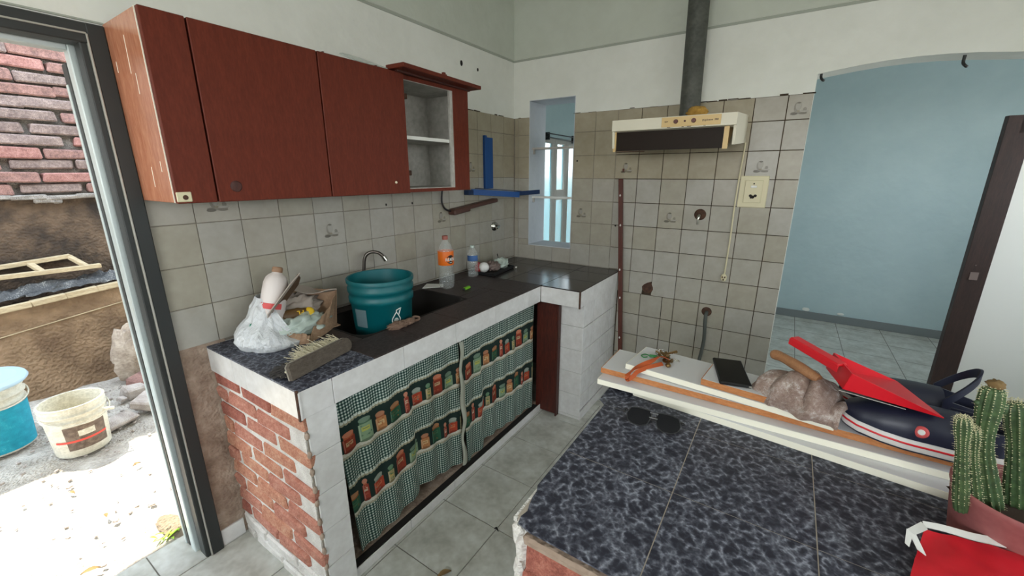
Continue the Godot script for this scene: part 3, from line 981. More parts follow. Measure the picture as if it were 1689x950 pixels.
func build_yard() -> void:
	rng.seed = 77
	var st: SurfaceTool
	var nz := FastNoiseLite.new()
	nz.seed = 4
	nz.frequency = 1.6
	nz.fractal_octaves = 4
	# ground
	var g := []
	for i in 60:
		var row := []
		for j in 90:
			var p := Vector3(-5.5 + j * 0.07, 0, -2.62 + i * 0.0415)
			p.y = -0.018 + 0.02 * nz.get_noise_2d(p.x * 3, p.z * 3)
			row.append(p)
		g.append(row)
	st = mb()
	sheet(st, g)
	bx(st, Vector3(-9, -0.2, -2.62), Vector3(6, -0.06, -0.2))
	solo("ground", "dusty concrete and earth of the yard outside the door", "ground", Vector3.ZERO, st, M.earth, "", "structure")
	# eave above the door
	st = mb()
	bx(st, Vector3(-6, 2.34, -1.28), Vector3(0.2, 2.46, -0.2))
	solo("eave", "roof eave over the doorway outside", "eave", Vector3.ZERO, st, M.plaster, "", "structure")
	# low rendered wall with its coping
	st = mb()
	prism(st, PackedVector2Array([Vector2(-3.6, -0.2), Vector2(-1.0, -0.2), Vector2(-1.0, 0.773), Vector2(-3.6, 0.539)]), Vector3(0, 0, -2.75), Vector3.RIGHT, Vector3.UP, Vector3(0, 0, 0.30))
	var low := solo("wall_yard_low", "low brown rendered wall at the back of the yard", "wall", Vector3.ZERO, st, M.render_brown, "", "structure")
	st = mb()
	for k in 9:
		var x := -3.1 + k * 0.17
		var y := 0.665 + (x + 2.47) * 0.09
		obx(st, Vector3(x, y - 0.004, -2.435 + rng.randf_range(-0.003, 0.003)), Vector3(0.172, 0.042, 0.05), Basis(Vector3.BACK, 0.0898), 0.005, 0.003)
	part("coping", st, M.timber, low, "pale chipped coping strip")
	st = mb()
	tube(st, [Vector3(-2.9, 0.42, -2.445), Vector3(-2.514, 0.476, -2.445), Vector3(-1.845, 0.571, -2.445), Vector3(-1.5, 0.61, -2.445)], 0.004, 6)
	part("string_line", st, M.timber, low)
	# tall wall behind: stained render below, bricks above a mortar ledge
	st = mb()
	bx(st, Vector3(-5.5, -0.2, -2.95), Vector3(1.5, 3.05, -2.63))
	var tall := solo("wall_yard", "weathered brick wall at the back of the yard, stained dark below its ledge", "wall", Vector3.ZERO, st, M.mortar_old, "", "structure")
	st = mb()
	bx(st, Vector3(-5.5, 0.6, -2.63), Vector3(1.5, 1.36, -2.615))
	part("stained_render", st, M.render_dark, tall)
	st = mb()
	for k in 14:
		obx(st, Vector3(-3.3 + k * 0.16, 1.375 + rng.randf_range(-0.006, 0.006), -2.60), Vector3(0.17, 0.03, 0.075), Basis(), 0.006, 0.004)
	for k in 4:
		obx(st, Vector3(-2.14 + k * 0.03, 1.352, -2.585), Vector3(0.05, 0.03 + 0.01 * (k % 2), 0.04), Basis(), 0.008, 0.006)
	part("mortar_ledge", st, M.mortar_old, tall)
	var bl := brick_mesh(Vector3(0.305, 0.068, 0.07), 0.009, 0.007, 7)
	var mats := [M.brick_out, M.brick_out, M.brick_out_b, M.brick_out_c, M.brick_out, M.brick_out_b]
	for r in 17:
		var y := 1.43 + r * 0.0815
		for k in 6:
			var x := -3.05 + k * 0.325 + (0.16 if r % 2 == 1 else 0.0) + rng.randf_range(-0.03, 0.03)
			var b := mi("brick", bl[rng.randi() % 7], mats[rng.randi() % 6], tall)
			b.position = Vector3(x, y + rng.randf_range(-0.004, 0.004), -2.612 + rng.randf_range(-0.006, 0.008))
			b.rotation.z = rng.randf_range(-0.012, 0.012)
	# pale frame of wood lying on the wall, like a short ladder
	var ld := thing("wooden_ladder", "short pale wooden ladder with three rungs lying on top of the low yard wall", "ladder", Vector3(-2.25, 0.69, -2.55))
	for s in [[-2.62, 0.868, -2.50, -1.93, 0.862, -2.50], [-2.62, 0.905, -2.60, -2.06, 0.945, -2.60]]:
		st = mb()
		var a := Vector3(s[0], s[1], s[2])
		var b := Vector3(s[3], s[4], s[5])
		obx(st, (a + b) * 0.5, Vector3((b - a).length(), 0.03, 0.045), Basis((b - a).normalized(), Vector3.UP, (b - a).normalized().cross(Vector3.UP)).orthonormalized(), 0.003)
		part("rail", st, M.timber)
	for t in [0.26, 0.62, 0.98]:
		st = mb()
		var a := Vector3(-2.62, 0.870, -2.50).lerp(Vector3(-1.99, 0.864, -2.50), t)
		var b := Vector3(-2.62, 0.905, -2.60).lerp(Vector3(-2.06, 0.945, -2.60), t)
		var d := (b - a).normalized()
		obx(st, (a + b) * 0.5, Vector3((b - a).length(), 0.025, 0.035), Basis(d, Vector3.UP, d.cross(Vector3.UP)).orthonormalized(), 0.003)
		part("rung", st, M.timber)
	# dark sheeting heaped on the wall
	g = []
	for i in 16:
		var row := []
		for j in 40:
			var u := j / 39.0
			var v := i / 15.0
			var p := Vector3(-2.75 + u * 1.05, 0.0, -2.44 - v * 0.15)
			p.y = 0.70 + u * 0.06 + 0.075 * sin(PI * v) * (0.75 + 0.6 * nz.get_noise_2d(p.x * 4, v * 1.5)) + 0.02 * nz.get_noise_2d(p.x * 12, v * 6)
			row.append(p)
		g.append(row)
	st = mb()
	sheet(st, g, 0.004)
	solo("tarpaulin", "crumpled dark plastic sheet heaped on the low yard wall under the short ladder", "tarpaulin", Vector3(-2.2, 0.69, -2.5), st, M.tarp)
	# plastic pails
	var pail := func(called: String, label: String, c: Vector3, r0: float, r1: float, h: float, lid: bool) -> Node3D:
		var t := thing(called, label, "bucket", c, "buckets standing in the yard")
		var body := mb(true)
		var rt := func(f: float) -> float: return lerpf(r0, r1, f)
		var pr := [[0.0, 0.002], [r0 - 0.004, 0.0], [r0, 0.006], [rt.call(0.70), h * 0.70], [rt.call(0.70) + 0.006, h * 0.705], [rt.call(0.73) + 0.006, h * 0.725], [rt.call(0.73), h * 0.735], [rt.call(0.80), h * 0.80], [rt.call(0.80) + 0.008, h * 0.81], [rt.call(0.84) + 0.008, h * 0.84], [rt.call(0.84), h * 0.85], [rt.call(0.91), h * 0.91], [rt.call(0.91) + 0.006, h * 0.915], [rt.call(0.96), h * 0.955], [r1, h * 0.96], [r1 + 0.006, h * 0.985], [r1 + 0.002, h], [r1 - 0.006, h * 0.995], [r0 - 0.008, 0.02], [0.0, 0.018]]
		lathe(body, c, pr, 40)
		part("body", body, M.pail_white)
		var bail := mb(true)
		var pts := []
		for k in 15:
			var a := PI * k / 14.0
			pts.append(c + Vector3(cos(a) * (r1 + 0.012), h * 0.82 - sin(a) * 0.05, sin(a) * (r1 + 0.016)).rotated(Vector3.UP, 0.3))
		tube(bail, pts, 0.004, 6)
		part("handle", bail, M.pail_white)
		return t
	var wp: Node3D = pail.call("bucket", "dirty white bucket with a torn dark label standing open in the yard", Vector3(-2.41, 0.0, -1.415), 0.116, 0.134, 0.305, false)
	st = mb()
	lathe(st, Vector3(-2.41, 0, -1.415), [[0.1203, 0.045], [0.1290, 0.19]], 26, Basis(), 0.0, 0.75, 2.2)
	part("label", st, M.label_dark, wp, "worn dark paper label")
	st = mb()
	lathe(st, Vector3(-2.41, 0, -1.415), [[0.1240, 0.095], [0.1247, 0.107]], 26, Basis(), 0.0, 0.75, 2.6)
	part("label_stripe", st, M.label_red, wp)
	st = mb()
	lathe(st, Vector3(-2.41, 0, -1.415), [[0.1258, 0.125], [0.1279, 0.16]], 12, Basis(), 0.0, 1.2, 1.75)
	part("label_patch", st, M.pail_white, wp)
	st = mb()
	tube(st, [Vector3(-2.315, 0.235, -1.30), Vector3(-2.27, 0.228, -1.28)], 0.009, 8)
	part("grip", st, M.pail_white, wp)
	var bp: Node3D = pail.call("bucket", "turquoise paint bucket with a pale lid standing in the yard beside the white one", Vector3(-2.675, 0.0, -1.80), 0.135, 0.148, 0.40, true)
	st = mb()
	lathe(st, Vector3(-2.675, 0, -1.80), [[0.137, 0.012], [0.1475, 0.268]], 40)
	part("paint_band", st, M.pail_blue, bp, "turquoise printed band")
	st = mb()
	lathe(st, Vector3(-2.675, 0.395, -1.80), [[0.0, 0.035], [0.14, 0.032], [0.176, 0.024], [0.182, 0.012], [0.176, 0.004], [0.148, 0.006]], 40, Basis(Vector3.RIGHT, 0.08))
	part("lid", st, flat_mat(rgb(166, 190, 206), 0.5), bp, "pale blue upturned lid")
	# sack and rubble at the foot of the low wall
	st = mb()
	blob(st, Vector3(-1.90, 0.17, -2.24), Vector3(0.15, 0.26, 0.13), Basis(), 0.35, 2.5, 5, 28, 18, 0.66)
	solo("rubble_sack", "dusty sack slumped against the low yard wall", "sack", Vector3(-1.9, 0, -2.24), st, M.sack)
	st = mb()
	tube(st, smooth_path([Vector3(-1.885, 0.60, -2.2), Vector3(-1.895, 0.5, -2.19), Vector3(-1.905, 0.40, -2.2), Vector3(-1.90, 0.3, -2.19)]), 0.006, 6)
	solo("rope", "thin brown cord hanging above the sack by the door", "rope", Vector3(-1.9, 0.3, -2.2), st, M.brick_a)
	var rocks := [[-2.24, 0.02, -1.53, 0.095, 0.02, 0.05, 0.3, "flat slab of broken concrete lying right of the white bucket"], [-2.03, 0.05, -1.62, 0.10, 0.03, 0.09, 0.9, "large tilted chunk of rubble beside the door frame"], [-2.04, 0.035, -1.93, 0.07, 0.035, 0.05, 0.1, "middle chunk of rubble in front of the sack"], [-1.98, 0.05, -2.03, 0.06, 0.03, 0.05, 0.5, "reddish chunk of broken brick in front of the sack"], [-2.125, 0.02, -1.87, 0.022, 0.014, 0.02, 0.5, "small stone left of the rubble chunks"]]
	for k in rocks.size():
		var r = rocks[k]
		st = mb()
		obx(st, Vector3(r[0], r[1], r[2]), Vector3(r[3], r[4], r[5]) * 2.0, Basis(Vector3.UP, r[6]) * Basis(Vector3.RIGHT, 0.25), r[4] * 0.35, r[4] * 0.35)
		solo("rubble_chunk", r[7], "rubble", Vector3(r[0], 0, r[2]), st, M.brick_out if k == 3 else M.rubble, "rubble in the yard")
	st = mb()
	for k in 260:
		var x := rng.randf_range(-3.0, -1.7)
		var z := rng.randf_range(-2.2, -1.2)
		if rng.randf() < 0.3: z = rng.randf_range(-1.2, -0.25)
		var s := rng.randf_range(0.003, 0.011)
		obx(st, Vector3(x, -0.008, z), Vector3(s * 2, s, s * 1.4), Basis(Vector3.UP, rng.randf() * TAU), s * 0.2, s * 0.15)
	solo("gravel", "scattered grit and chips on the yard floor", "gravel", Vector3(-2.4, 0, -1.5), st, M.rubble, "", "stuff")
	# weed growing by the threshold
	var w := thing("weed", "small bright green weed growing beside the door sill", "plant", Vector3(-2.385, -0.01, -0.27))
	for k in 14:
		var a := rng.randf() * TAU
		var l := rng.randf_range(0.025, 0.06)
		st = mb()
		var b0 := Vector3(-2.385 + rng.randf_range(-0.03, 0.03), -0.012, -0.27 + rng.randf_range(-0.03, 0.03))
		var d := Vector3(cos(a), 0, sin(a))
		var side := d.cross(Vector3.UP) * 0.006
		var gr := []
		for i in 5:
			var t := i / 4.0
			var c := b0 + d * l * t + Vector3(0, l * (1.1 * t - 0.6 * t * t), 0)
			var ww := sin(PI * clampf(t * 0.9 + 0.08, 0, 1))
			gr.append([c - side * ww, c + side * ww])
		sheet(st, gr)
		part("leaf", st, M.leaf, w)
	st = mb(true)
	blob(st, Vector3(-2.345, -0.015, -0.30), Vector3(0.045, 0.03, 0.12), Basis(Vector3.UP, 0.15), 0.3, 3, 6, 20, 10)
	solo("dirt_heap", "strip of dark dirt against the door sill under the weed", "dirt", Vector3(-2.345, -0.02, -0.3), st, tint(M.earth, rgb(170, 160, 145)))
	var lv := [[-2.62, -0.30, "dry leaf on the sunlit ground near the sill, the largest"], [-2.50, -0.62, "dry leaf on the sunlit ground below the white bucket"], [-2.30, -0.95, "dry leaf lying on sunlit ground close to the door frame"], [-2.55, -0.95, "dry twig on the sunlit ground, farthest from the sill"]]
	for k in lv.size():
		st = mb()
		var s := 0.03 if k == 0 else 0.018
		var d := Vector3(cos(k * 1.3 + 0.4), 0, sin(k * 1.3 + 0.4))
		var n := d.cross(Vector3.UP)
		var gr := []
		for i in 6:
			var t := i / 5.0
			var c := Vector3(lv[k][0], 0.002, lv[k][1]) + d * s * (t * 2 - 1) + Vector3(0, 0.008 * sin(PI * t), 0)
			var ww := s * 0.4 * sin(PI * t)
			gr.append([c - n * ww + Vector3(0, 0.004, 0), c, c + n * ww + Vector3(0, 0.005, 0)])
		sheet(st, gr, 0.0008)
		solo("fallen_leaf", lv[k][2], "leaf", Vector3(lv[k][0], 0, lv[k][1]), st, M.dry_leaf, "dry leaves on the yard floor")

# ---------------------------------------------------------------- fixed kitchen pieces
func curtain_image() -> Image:
	rng.seed = 19
	var W := 1024
	var H := 1024
	var im := Image.create(W, H, false, Image.FORMAT_RGB8)
	var white := Color(0.80, 0.83, 0.79)
	var mid := Color(0.30, 0.42, 0.39)
	var dark := Color(0.045, 0.15, 0.13)
	var c := 9
	im.fill(white)
	for i in range(0, W, c * 2): im.fill_rect(Rect2i(i, 0, c, H), mid)
	for j in range(0, H, c * 2):
		for i in range(0, W, c * 2):
			im.fill_rect(Rect2i(i, j, c, c), dark)
			im.fill_rect(Rect2i(i + c, j, c, c), mid)
	# two shelves of preserve jars on dark green bands, each shelf edged with lace
	for b in [[176, 368], [560, 752]]:
		im.fill_rect(Rect2i(0, b[0], W, b[1] - b[0]), dark)
		for i in range(0, W, 24):
			ell(im, i + 12, b[0] - 4, 14, 12, Color(0.62, 0.60, 0.5))
			ell(im, i + 12, b[0] - 12, 11, 8, white)
		im.fill_rect(Rect2i(0, b[1] - 26, W, 30), Color(0.80, 0.79, 0.74))
		for i in range(0, W, 20): ell(im, i + 10, b[1] + 4, 11, 9, Color(0.66, 0.64, 0.56))
		var x := 18 if b[0] < 300 else -30
		var k := 0 if b[0] < 300 else 3
		var kinds := [[84, Color(0.55, 0.2, 0.12), Color(0.72, 0.36, 0.22), Color(0.74, 0.6, 0.46)], [86, Color(0.52, 0.62, 0.5), Color(0.30, 0.42, 0.33), Color(0.72, 0.72, 0.36)], [70, Color(0.72, 0.5, 0.32), Color(0.6, 0.34, 0.2), Color(0.82, 0.7, 0.52)], [92, Color(0.14, 0.34, 0.24), Color(0.6, 0.36, 0.18), Color(0.24, 0.42, 0.3)], [36, Color(0.6, 0.24, 0.18), Color(0.74, 0.42, 0.3), Color(0.8, 0.7, 0.6)], [82, Color(0.66, 0.24, 0.14), Color(0.5, 0.55, 0.5), Color(0.78, 0.42, 0.28)], [46, Color(0.66, 0.6, 0.44), Color(0.25, 0.42, 0.28), Color(0.75, 0.66, 0.4)]]
		while x < W:
			var q = kinds[k % kinds.size()]
			var w: int = q[0]
			var top: int = b[1] - 26 - (150 if k % 3 == 1 else 124)
			im.fill_rect(Rect2i(x + 8, top + 20, w - 16, 30), q[2])
			ell(im, x + w * 0.5, top + 22, w * 0.44, 16, q[2].lightened(0.2))
			im.fill_rect(Rect2i(x, top + 46, w, b[1] - 24 - top - 46), q[1])
			ell(im, x + w * 0.5, b[1] - 26, w * 0.5, 9, q[1].darkened(0.25))
			im.fill_rect(Rect2i(x + 4, top + 46, 5, b[1] - 30 - top - 46), q[1].lightened(0.3))
			im.fill_rect(Rect2i(x + int(w * 0.2), top + 66, int(w * 0.6), 26), q[3])
			im.fill_rect(Rect2i(x + int(w * 0.27), top + 74, int(w * 0.46), 4), q[1].darkened(0.3))
			for e in 7: ell(im, x + rng.randf_range(12, w - 12), rng.randf_range(top + 52, b[1] - 36), 6, 5, q[1].lerp(q[2], rng.randf()))
			x += w + 30
			k += 1
	return im

func curtain(called: String, label: String, x0: float, x1: float, xb0: float, hem: Array, sd: int, m: Material) -> void:
	var t := thing(called, label, "curtain", Vector3((x0 + x1) * 0.5, 0.05, 0.565), "printed curtains under the sink counter")
	var nz := FastNoiseLite.new()
	nz.seed = sd
	nz.frequency = 1.0
	var g := []
	var nr := 26
	var nc := 150
	for i in nr:
		var v := i / float(nr - 1)
		var row := []
		for j in nc:
			var u := j / float(nc - 1)
			var x := lerpf(lerpf(x0, xb0, v), x1, u)
			var hb := 0.0
			for k in hem.size() - 1:
				if u >= hem[k][0] and u <= hem[k + 1][0]: hb = lerpf(hem[k][1], hem[k + 1][1], (u - hem[k][0]) / maxf(0.0001, hem[k + 1][0] - hem[k][0]))
			var y := lerpf(0.772, hb, v)
			var amp := 0.003 + 0.0035 * v
			var z := 0.572 + amp * (sin(x * 62.0 + 2.0 * nz.get_noise_1d(x * 3.0) + v * 0.6) + 0.5 * sin(x * 27.0 + 1.0)) + 0.006 * nz.get_noise_2d(x * 6, v * 2)
			row.append(Vector3(x, y, z))
		g.append(row)
	var st := mb(true)
	sheet(st, g, 0.0012, Vector2((x1 - x0) / 0.70, 1.0))
	part("cloth", st, m, t)
	st = mb(true)
	tube(st, [Vector3(x0, 0.765, 0.56), Vector3(x1, 0.765, 0.56)], 0.003, 6)
	part("wire", st, M.steel_edge, t)

func build_kitchen() -> void:
	rng.seed = 101
	var st: SurfaceTool
	var H := 0.885
	# ---- sink counter: masonry base
	var c := thing("sink_counter", "masonry sink counter with a brick end, white tile facing and a square corner pier", "counter", Vector3(-1.2, 0, 0.3))
	st = mb()
	bx(st, Vector3(-2.172, 0, 0.006), Vector3(-2.06, 0.84, 0.615))
	var body := part("brick_pier", st, M.mortar, c, "brick end wall with thick white mortar")
	var bl := brick_mesh(Vector3(0.03, 0.056, 0.205), 0.007, 0.005, 6)
	var mats := [M.brick_a, M.brick_b, M.brick_a, M.brick_c]
	for r in 12:
		var y := 0.755 - r * 0.068
		if y < 0.0: continue
		var z := 0.63 - (0.0 if r % 2 == 0 else 0.115) + 0.02
		while z > 0.03:
			var z1 := minf(z - 0.010, 0.628)
			var z0 := maxf(z - 0.219, 0.012)
			if z1 - z0 > 0.03:
				var b := mi("brick", bl[rng.randi() % 6], mats[rng.randi() % 4] if r < 10 else M.mortar, body)
				b.scale = Vector3(1, 1, (z1 - z0) / 0.205)
				b.position = Vector3(-2.162 - rng.randf() * 0.006, y, (z0 + z1) * 0.5) - org
				b.rotation.x = rng.randf_range(-0.012, 0.012)
			z -= 0.222
	# mortar drips beside the tile edge
	st = mb(true)
	for k in 11: blob(st, Vector3(-2.172, 0.05 + k * 0.066 + rng.randf_range(-0.015, 0.015), 0.629), Vector3(0.008, 0.014, 0.008), Basis(), 0.25, 4, k, 12, 8)
	part("mortar_drip", st, M.cement, c)
	# front of the pier, tiled
	st = mb()
	bx(st, Vector3(-2.168, 0, 0.60), Vector3(-2.06, 0.79, 0.622))
	var face := part("pier_face", st, M.grout_pale, c)
	for r in 6:
		var y1 := 0.785 - r * 0.153
		tile(face, Rect2(-2.166, maxf(0, y1 - 0.153), 0.108, minf(0.153, y1)), false, 0.622, M.white_tile, 0.006, 0.002, "facing_tile")
	# back and floor of the cupboard space
	st = mb()
	bx(st, Vector3(-2.06, 0, 0.05), Vector3(-0.60, 0.045, 0.58))
	part("cupboard_floor", st, M.cement, c)
	# kerb
	st = mb()
	bx(st, Vector3(-2.06, 0, 0.575), Vector3(-0.64, 0.048, 0.606))
	var kerb := part("kerb", st, M.soot, c)
	for k in 5: tile(kerb, Rect2(-2.06 + k * 0.292, 0.0, 0.292, 0.047), false, 0.608, M.white_tile, 0.006, 0.003, "kerb_tile")
	# apron behind the fascia
	st = mb()
	bx(st, Vector3(-2.172, 0.79, 0.57), Vector3(-0.66, 0.872, 0.622))
	bx(st, Vector3(-0.664, 0.79, 0.57), Vector3(-0.60, 0.872, 0.885))
	bx(st, Vector3(-2.172, 0.79, 0.01), Vector3(-2.06, 0.872, 0.62))
	bx(st, Vector3(-0.66, 0.79, 0.86), Vector3(-0.008, 0.872, 0.885))
	var apron := part("apron", st, M.grout_pale, c)
	var x := -2.186
	for w in [0.12, 0.31, 0.31, 0.31, 0.31, 0.155]:
		tile(apron, Rect2(x, 0.782, w, 0.098), false, 0.626, M.white_tile, 0.007, 0.002, "fascia_tile")
		x += w
	for q in [[0.0, 0.2], [0.2, 0.09], [0.29, 0.345]]:
		tile(apron, Rect2(q[0] + 0.003, 0.782, q[1], 0.098), true, -2.178, M.white_tile, 0.007, 0.002, "fascia_tile")
	tile(apron, Rect2(0.634, 0.782, 0.258, 0.098), true, -0.664, M.white_tile, 0.007, 0.002, "fascia_tile")
	for q in [[-0.67, 0.3], [-0.37, 0.3], [-0.07, 0.062]]:
		tile(apron, Rect2(q[0], 0.782, q[1], 0.098), false, 0.885, M.white_tile, 0.007, 0.002, "fascia_tile")
	st = mb()
	bx(st, Vector3(-2.189, 0.780, 0.626), Vector3(-2.181, 0.886, 0.636), 0.001)
	part("corner_bead", st, M.rust, apron)
	st = mb()
	bx(st, Vector3(-0.674, 0.780, 0.885), Vector3(-0.666, 0.886, 0.895), 0.001)
	part("corner_bead", st, M.rust, apron)
	# corner pier under the return
	st = mb()
	bx(st, Vector3(-0.576, 0, 0.73), Vector3(-0.008, 0.80, 0.876))
	var pier := part("corner_pier", st, M.grout, c)
	for r in 6:
		var y1 := 0.785 - r * 0.153
		var h0 := maxf(0, y1 - 0.153)
		tile(pier, Rect2(0.729, h0, 0.153, y1 - h0), true, -0.576, M.white_tile, 0.006, 0.002, "facing_tile")
		var xx := -0.582
		for w in [0.153, 0.153, 0.153, 0.114]:
			if r == 5: break
			tile(pier, Rect2(xx, maxf(h0, 0.065), w, y1 - maxf(h0, 0.065)), false, 0.876, M.white_tile, 0.006, 0.004, "facing_tile")
			xx += w
	st = mb()
	bx(st, Vector3(-0.582, 0.0, 0.876), Vector3(-0.008, 0.058, 0.886), 0.001)
	part("skirting", st, M.white_tile, pier)
	st = mb()
	bx(st, Vector3(-0.615, 0.012, 0.578), Vector3(-0.595, 0.79, 0.735), 0.002)
	part("brown_panel", st, M.panel, c, "dark red-brown wooden panel")
	st = mb()
	bx(st, Vector3(-0.625, 0.0, 0.726), Vector3(-0.59, 0.785, 0.736), 0.002)
	part("panel_edge", st, M.cab_dark, c)
	# ---- worktop of dark tiles with the sink bowl
	var wt := thing("worktop", "dark blue-grey tiled worktop turning the corner, with a black sink bowl let in", "worktop", Vector3(-1.2, 0.872, 0.3))
	var sx0 := -1.80
	var sx1 := -1.13
	var sz0 := 0.09
	var sz1 := 0.445
	var bowl := Rect2(sx0, sz0, sx1 - sx0, sz1 - sz0)
	st = mb()
	for q in subtract(Rect2(-2.18, 0.003, 1.515, 0.627), bowl): bx(st, Vector3(q.position.x, 0.868, q.position.y), Vector3(q.end.x, 0.8775, q.end.y))
	bx(st, Vector3(-0.665, 0.868, 0.003), Vector3(-0.003, 0.8775, 0.89))
	part("bed", st, M.soot, wt)
	var xe := [-2.186, -2.14, -1.895, -1.65, -1.405, -1.16, -0.915, -0.67, -0.43, -0.19, -0.004]
	var ze := [0.004, 0.135, 0.38, 0.633, 0.893]
	for i in xe.size() - 1:
		for j in ze.size() - 1:
			if j == 3 and xe[i] < -0.68: continue
			var r := Rect2(xe[i], ze[j], xe[i + 1] - xe[i], ze[j + 1] - ze[j])
			for q in subtract(r, bowl):
				if q.size.x < 0.012 or q.size.y < 0.012: continue
				st = mb()
				bx(st, Vector3(q.position.x + 0.001, 0.8776, q.position.y + 0.001), Vector3(q.end.x - 0.001, H + rng.randf() * 0.0006, q.end.y - 0.001), 0.0012)
				part("worktop_tile", st, M.dark_clean if xe[i] > -0.68 else (M.dark_worn if xe[i] > -2.0 else M.dark), wt)
	# bowl: rounded sides and bottom
	st = mb(true)
	var ring := func(inset: float, y: float) -> Array:
		var out := []
		var rr := 0.07
		for q in [[1, 1, 0.0], [-1, 1, PI / 2], [-1, -1, PI], [1, -1, PI * 1.5]]:
			for k in 7:
				var a: float = q[2] + PI / 2 * k / 6.0
				var hx := (sx1 - sx0) * 0.5 - inset - rr
				var hz := (sz1 - sz0) * 0.5 - inset - rr
				out.append(Vector3((sx0 + sx1) * 0.5 + q[0] * hx + cos(a) * rr, y, (sz0 + sz1) * 0.5 + q[1] * hz + sin(a) * rr))
		out.append(out[0])
		return out
	sheet(st, [ring.call(-0.004, H + 0.002), ring.call(0.004, H + 0.003), ring.call(0.008, H - 0.004), ring.call(0.016, 0.77), ring.call(0.04, 0.735), ring.call(0.10, 0.73), ring.call(0.108, 0.729)])
	bx(st, Vector3(sx0 + 0.03, 0.722, sz0 + 0.03), Vector3(sx1 - 0.03, 0.731, sz1 - 0.03))
	part("sink_bowl", st, M.soot, wt, "black sink bowl")
	st = mb()
	for q in [[1, 1], [-1, 1], [-1, -1], [1, -1]]:
		var pp := PackedVector2Array([Vector2(0, 0)])
		for k in 7:
			var a := PI / 2 * k / 6.0
			pp.append(Vector2(-0.07 + 0.07 * cos(a), -0.07 + 0.07 * sin(a)))
		prism(st, pp, Vector3(sx1 if q[0] > 0 else sx0, 0.878, sz1 if q[1] > 0 else sz0), Vector3(q[0], 0, 0), Vector3(0, 0, q[1]), Vector3(0, H - 0.878, 0))
	part("sink_corner", st, M.soot, wt)
	# ---- curtains
	var cm := uv_mat(curtain_image(), 0.9)
	cm.cull_mode = BaseMaterial3D.CULL_DISABLED
	curtain("curtain", "left green gingham curtain printed with jars, sagging away from the brick end", -2.05, -1.372, -1.995, [[0.0, 0.055], [0.25, 0.075], [0.52, 0.10], [0.53, 0.135], [0.8, 0.10], [1.0, 0.075]], 3, cm)
	curtain("curtain", "right green gingham curtain printed with jars, next to the brown panel", -1.345, -0.655, -1.33, [[0.0, 0.045], [0.2, 0.055], [0.22, 0.10], [0.5, 0.075], [0.8, 0.055], [1.0, 0.05]], 8, cm)
	# loose cream strip of lining showing between the two
	var g := []
	for i in 24:
		var v := i / 23.0
		var row := []
		for j in 6:
			var u := j / 5.0
			row.append(Vector3(-1.380 + 0.034 * u * (0.75 + 0.35 * sin(v * 11.0 + 3.0 * u)) + 0.004 * sin(v * 13.0), lerpf(0.755, 0.06, v), 0.588 + 0.008 * sin(u * PI) + 0.006 * sin(v * 23.0)))
		g.append(row)
	st = mb(true)
	sheet(st, g, 0.001)
	solo("curtain_strip", "torn cream strip of lining hanging between the two gingham curtains", "fabric", Vector3(-1.36, 0.06, 0.588), st, flat_mat(rgb(168, 170, 156), 0.9))
	# ---- wall cupboard
	var cb := thing("wall_cabinet", "long red-brown wall cupboard with an open compartment at its right end", "cabinet", Vector3(-1.58, 1.44, 0.0))
	var X0 := -2.275
	var X1 := -0.884
	var Y0 := 1.445
	var Y1 := 1.962
	var Zf := 0.28
	st = mb()
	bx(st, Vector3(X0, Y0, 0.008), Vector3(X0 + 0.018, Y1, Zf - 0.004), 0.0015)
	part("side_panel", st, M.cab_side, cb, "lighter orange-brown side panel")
	st = mb()
	bx(st, Vector3(X0 - 0.0005, Y0, Zf - 0.006), Vector3(X0 + 0.004, Y1, Zf - 0.003))
	for q in [[1.86, 0.10, 0.16], [1.78, 0.055, 0.19], [1.52, 0.06, 0.15], [1.84, 0.03, 0.055], [1.55, 0.03, 0.23]]: obx(st, Vector3(X0 - 0.0005, q[0], q[2]), Vector3(0.001, q[1], 0.0016), Basis(Vector3.RIGHT, 0.05))
	part("scuff", st, M.edge_cream, cb)
	st = mb()
	bx(st, Vector3(X0 + 0.018, Y0, 0.008), Vector3(X1 - 0.018, Y0 + 0.016, Zf - 0.002))
	bx(st, Vector3(X0 + 0.018, Y1 - 0.018, 0.008), Vector3(X1 - 0.018, Y1, Zf - 0.002))
	bx(st, Vector3(-1.37, Y0 + 0.016, 0.008), Vector3(-1.352, Y1 - 0.018, Zf - 0.002))
	part("carcass", st, M.cab_dark, cb)
	for q in [[X0 + 0.001, -2.168], [-2.163, -1.767], [-1.762, -1.352]]:
		st = mb()
		bx(st, Vector3(q[0], Y0 - 0.002, Zf - 0.002), Vector3(q[1], Y1, Zf + 0.016), 0.002)
		if q[0] < -2.2: part("filler_panel", st, M.cab, cb)
		else:
			var d := part("door", st, M.cab, cb)
			if q[0] < -2.0:
				st = mb(true)
				blob(st, Vector3(-2.108, 1.49, Zf + 0.016), Vector3(0.018, 0.018, 0.0012), Basis(), 0.15, 3, 2, 18, 10)
				part("burn_mark", st, M.cab_dark, d)
			else:
				st = mb(true)
				blob(st, Vector3(-1.437, 1.493, Zf + 0.017), Vector3(0.006, 0.006, 0.006))
				part("knob", st, M.cream, d)
				for e in [-1.74, -1.50]:
					st = mb()
					bx(st, Vector3(e, Y1, Zf), Vector3(e + 0.006, Y1 + 0.003, Zf + 0.016))
					part("chip", st, M.cab_dark, d)
	st = mb()
	bx(st, Vector3(-2.275, 1.448, Zf + 0.014), Vector3(-2.236, 1.477, Zf + 0.019), 0.002)
	var lp := part("catch_plate", st, M.cream_old, cb, "small cream plate with a rusty hole")
	st = mb()
	lathe(st, Vector3(-2.253, 1.461, Zf + 0.018), [[0.0, 0.003], [0.006, 0.003], [0.008, 0.0]], 12, Basis(Vector3.RIGHT, Vector3.BACK, Vector3.DOWN))
	part("screw", st, M.rust, lp)
	# open compartment
	st = mb()
